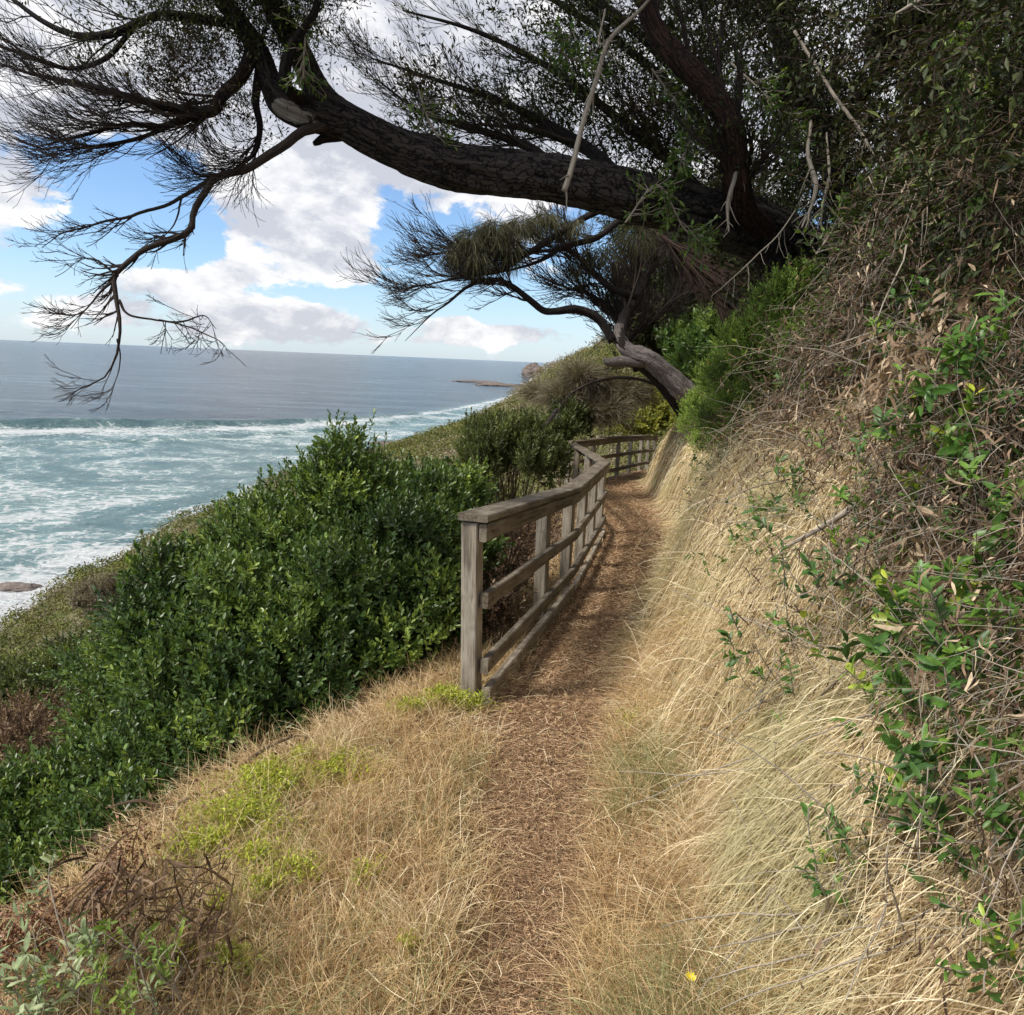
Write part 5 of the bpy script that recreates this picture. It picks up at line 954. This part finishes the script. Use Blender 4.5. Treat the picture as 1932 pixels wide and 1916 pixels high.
# dead stick
ds_ = min(dep(1668, 925, 2.75, .22), dep(1590, 970, 2.75, .30), dep(1482, 1030, 2.75, .30)); P, R = limb_px([(1668, 925, ds_ + .12, .016), (1630, 945, ds_ + .06, .014), (1590, 970, ds_ + .03, .012), (1545, 1000, ds_, .010), (1510, 1018, ds_ - .02, .008), (1482, 1030, ds_ - .04, .005)], 50); P = P + .01 * np.stack([fbm(P[:, 0] * 9, P[:, 2] * 9, k_) for k_ in (1., 5., 9.)], -1); g = G(); tubes(g, P[None], R[None], 10, .5, .18, 12); tag(g.build('dead_stick', M['vine']), 'long grey dead stick poking left out of the bank', 'stick')
gq = G(); m = 200; px, py = U(1480, 1930, m), U(600, 1900, m); pos = hit(px, py); ok = ~np.isnan(pos[:, 0]) & (pos[:, 1] < 9); pos = pos[ok]; m = len(pos); nm = gnormal(pos[:, 0], pos[:, 1], .1)
P = walk(pos + nm * .16, nm * .1 + np.array([-.1, 0, .0]) + N_(.8, (m, 3)), U(.2, .6, m), 10, (0, 0, -.3), .25); tubes(gq, P, np.linspace(1, .4, 10)[None] * U(.0015, .004, m)[:, None], 5); tag(gq.build('long_dead_stems', M['vine']), 'longer pale dead stems criss-crossing the bank', kind='stuff')

# lower left dead weeds and silver leaves
sw = empty('seed_head_plant', tuple(gpt(-1.35, 1.75)), 'withered weed with clustered red brown seed heads in the lower left', 'plant')
g, gh = G(), G()
for (px, py, d, k) in [(60, 1810, 2.0, 1), (120, 1770, 2.1, 1), (30, 1790, 2.0, 1), (170, 1755, 2.15, 1), (215, 1680, 2.25, 1), (235, 1640, 2.3, .6), (205, 1720, 2.2, .8), (95, 1740, 2.1, .7), (200, 1790, 2.1, .8), (265, 1600, 2.35, .3), (155, 1800, 2.05, .8), (10, 1850, 1.95, .7)]:
    c = W(px, py, d); base = np.array(gpt(c[0] + .1, c[1] + .02)); P, R = spline([(*base, .004), (*((base + c) / 2 + N_(.02, 3)), .003), (*c, .002)], 12); tubes(g, P[None], R[None], 5)
    n = int(420 * k); p = c + np.array([0, 0, .05]) + N_(.030, (n, 3)) * np.array([1.3, 1, .9]); leaves(gh, p, N_(1, (n, 3)), norm(N_(1, (n, 3))), U(.007, .016, n), U(.006, .011, n))
g.build('stems', M['vine'], sw); gh.build('seed_heads', M['seed'], sw)
dw = empty('withered_weeds', tuple(gpt(-1.0, 1.9)), 'dark brown withered leaf stalks left of the foreground grass', 'plant')
g = G(); n = 560; c = W(U(150, 450, n), U(1610, 1890, n), U(1.82, 2.08, n)); c[:, 2] = np.maximum(ground(c[:, 0], c[:, 1]) + .03, c[:, 2]); Q = walk(c, np.array([-.3, -.1, -.3]) + N_(.6, (n, 3)), U(.06, .16, n), 6, (0, 0, -.8), .4); ribbons(g, Q, np.array([.2, 1, 1, .8, .6, .1])[None] * U(.003, .008, n)[:, None], None, U(0, .75, n)); g.build('withered_leaves', M['dead_leaf'], dw)
g = G(); n = 150; c = W(U(230, 430, n), U(1700, 1900, n), U(1.9, 2.3, n)); c[:, 2] = ground(c[:, 0], c[:, 1]); Q = walk(c, np.array([-.3, 0, .8]) + N_(.4, (n, 3)), U(.12, .28, n), 7, (0, 0, -.6), .2); tubes(g, Q, np.full((n, 7), .0015), 4); g.build('stalks', M['stem'], dw)
shoots(110, 1875, 1.8, 44, 'silver green long leaved plant in the bottom left corner', (.03, .062), .09, 'leaf_silver', (-.1, -.1, .9), .26, 9, (.05, .12), None, 'silver_leaf_plant')
shoots(240, 1850, 1.75, 26, 'pale green small leaved plant beside the silver leaved one', (.02, .04), .08, 'leaf_feather', (-.1, -.1, .9), .3, 12, (.05, .12), None, 'pale_leaf_plant')
# tuft things: pale tussock in the foreground and the scrubby tuft at the shrub's foot
def tussock(px, py, n, L, w, label, mat, lift=1.6, sp=.05, jit=.5):
    c = hit(px, py); g = G(); x, y = c[0] + N_(sp, n), c[1] + N_(sp, n); drape(g, x, y, U(L[0], L[1], n), U(.7, 1.3, n) * w, .5, 1.6, 8, lift, jit=jit); o = g.build('grass_tussock', M[mat]); return tag(o, label, 'grass tussock', 'grass tussocks standing out of the dry grass')
tussock(800, 1830, 420, (.10, .30), .003, 'pale straw tussock standing at the left edge of the path in the foreground', 'straw')
tussock(660, 1610, 420, (.08, .24), .0028, 'rounded sandy tussock left of the path, above the pale one', 'straw_warm')
tussock(630, 1460, 300, (.12, .34), .003, 'wispy grey tussock at the foot of the big glossy shrub', 'straw')
tussock(1185, 1430, 300, (.08, .22), .003, 'golden tussock at the right edge of the path below the bank', 'straw_warm')
tussock(700, 1500, 400, (.08, .22), .003, 'orange brown tussock on the upper left of the grass platform', 'straw_warm')
# yellow flower
c = W(1303, 1845, dep(1303, 1845, 1.8, .16)); fe = empty('yellow_flower', (c[0], c[1], float(ground(c[0], c[1]))), 'single small yellow flower in the dry grass near the bottom', 'flower')
def plain(name, col, rough=.5):
    m, t, out = new_mat(name); P = t.new('ShaderNodeNewGeometry').outputs['Position']; b = t.new('ShaderNodeBsdfPrincipled', i_Base_Color=t.mix(t.noise(P, 300.0, 2), col, tuple(v * .8 for v in col)), i_Roughness=rough); t.l.new(b.outputs[0], out.inputs[0]); return m
M['petal'] = plain('yellow_petal', (.85, .66, .01))
g = G(); n = 14; a = np.arange(n) * 2.4; dv = np.stack([np.cos(a), np.sin(a) - .3, np.full(n, .45)], -1); leaves(g, np.repeat(c[None], n, 0), dv, np.repeat([[0, -.6, 1.]], n, 0), .017, .009, None, .05, .05); g.build('petals', M['petal'], fe)
gz_ = float(ground(c[0] + .01, c[1])); P, R = spline([(c[0] + .01, c[1], gz_, .0015), (c[0] - .003, c[1], (gz_ + c[2]) / 2, .0013), (c[0], c[1], c[2], .0012)], 10); g = G(); tubes(g, P[None], R[None], 5); g.build('stem', M['leaf_vinegreen'], fe)
# stones by the shrub foot
for (px, py, s_, lab) in [(735, 1330, (.10, .07, .05), 'flat brown stone half buried at the foot of the big glossy shrub'), (775, 1308, (.07, .05, .04), 'smaller brown stone just above the flat one')]:
    c = hit(px, py); rock('stone', lab, 0, 0, 0, s_, px * .01, 'stone', 'stones at the shrub foot', base=c)
for rows, lab in [([(415, 1560, 3.1, .012), (430, 1500, 3.15, .011), (470, 1440, 3.2, .009), (540, 1395, 3.3, .006), (590, 1390, 3.4, .003)], 'crooked bare branch leaning up out of the glossy shrub beside the lime patch'),
                  ([(200, 1525, 2.9, .004), (260, 1512, 2.9, .007), (310, 1525, 2.9, .009), (350, 1510, 2.9, .009), (400, 1495, 3.0, .006)], 'short bare branch lying level in the lower glossy shrub')]:
    P, R = limb_px(rows, 40); P = P + .012 * np.stack([fbm(P[:, 0] * 9, P[:, 2] * 9, k_) for k_ in (1., 5., 9.)], -1); g = G(); tubes(g, P[None], R[None], 9, .5, .15, 12); tag(g.build('bare_branch', M['stem']), lab, 'branch')
# dark understory under the shrubs: litter and twigs
gu, gut = G(), G(); n = 15000; x, y = scatter(n, 1.2, 12, lambda y: xl(y) - 3.2, lambda y: xl(y) + .0); p = gpt(x, y, .01); p[:, 2] += U(0, .12, n); leaves(gu, p, N_(1, (n, 3)), norm(N_(1, (n, 3)) + np.array([0, 0, .5])), U(.02, .06, n), U(.008, .02, n), U(0, .7, n))
tag(gu.build('leaf_litter', M['dead_leaf']), 'brown dead leaves on the slope under the shrubs', kind='stuff')
bush('low_dry_bush', 'brown and green low bush seen through the fence rails', 'shrub', [(960, 1060, 6.3, .25, .4, .25), (930, 1130, 5.6, .22, .4, .22), (1000, 1010, 7.0, .25, .4, .2), (960, 1200, 5.2, .14, .3, .14)], 700, 10, (.02, .045), .4, 'dead_leaf', (.08, .2), stems=30, base=(-.35, 6.2, float(ground(-.35, 6.2))))

# scrub over the slope down to the sea
g5, g6 = G(), G(); n = 30000; th_ = U(math.radians(-62), math.radians(16), n); rr_ = 9 * (330 / 9) ** U(0, 1, n) ; x, y = rr_ * np.sin(th_), rr_ * np.cos(th_); s_ = xl(y) - x
ok = ((s_ > 4.5) & (x > xb(y) - 3)) | ((y > 24) & (x > xb(y) - 3) & (x < xl(y) + 60)); ok &= (ground(x, y) > -22.5 - 2 * U(0, 1, n)) | (y < 60); ok &= (y < 230) | (U(0, 1, n) < .35); x, y, rr_ = x[ok], y[ok], rr_[ok]; n = len(x); siz = np.clip(.010 * rr_ + .22, .25, 2.6) * U(.6, 1.5, n); hue = np.clip(.42 + .55 * fbm(x * .09, y * .09, 3.) + N_(.17, n) + np.clip((y - 120) / 300, 0, .35), 0, 1); per = 46; i = np.repeat(np.arange(n), per)
d = norm(N_(1, (n * per, 3))); d[:, 2] = np.abs(d[:, 2]); c = gpt(x, y); p = c[i] + d * (siz[i] * U(.65, 1.05, n * per))[:, None] * np.array([1, 1, .8]); q = norm(np.cross(d, norm(N_(1, (n * per, 3)))) + .35 * d)
leaves(g5, p, q, norm(d + N_(.3, (n * per, 3))), siz[i] * U(.14, .30, n * per), siz[i] * U(.07, .15, n * per), np.clip(hue[i] + N_(.07, n * per), 0, 1), .2, .1)
tag(g5.build('coastal_scrub', M['scrub']), 'low olive and brown scrub covering the slope down to the sea', kind='stuff')
for a in [('scrub_mound', 'rounded olive green scrub mound on the slope at the left edge', 'shrub', [(60, 1300, 16, 1.2, 1.0, .5), (140, 1260, 18, 1.0, 1.0, .5)], 1300, 12, (.07, .13), .4, 'leaf_olive'),
          ('scrub_mound', 'pinkish brown dry scrub mound on the slope left of the glossy shrub', 'shrub', [(225, 1130, 24, 1.3, 1.2, .6)], 1000, 12, (.08, .16), .3, 'needle'), ('scrub_mound', 'dry tan scrub mound low at the left edge beside the glossy shrub', 'shrub', [(70, 1370, 12, .7, .8, .3), (20, 1400, 11, .6, .7, .3)], 900, 12, (.04, .08), .3, 'dead_leaf')]:
    bush(*a, Lsh=(.15, .35), stems=10, tw=.006, group='scrub mounds on the left slope')
print('TOTAL POLYS', sum(len(o.data.polygons) for o in SC.objects if o.type == 'MESH'))
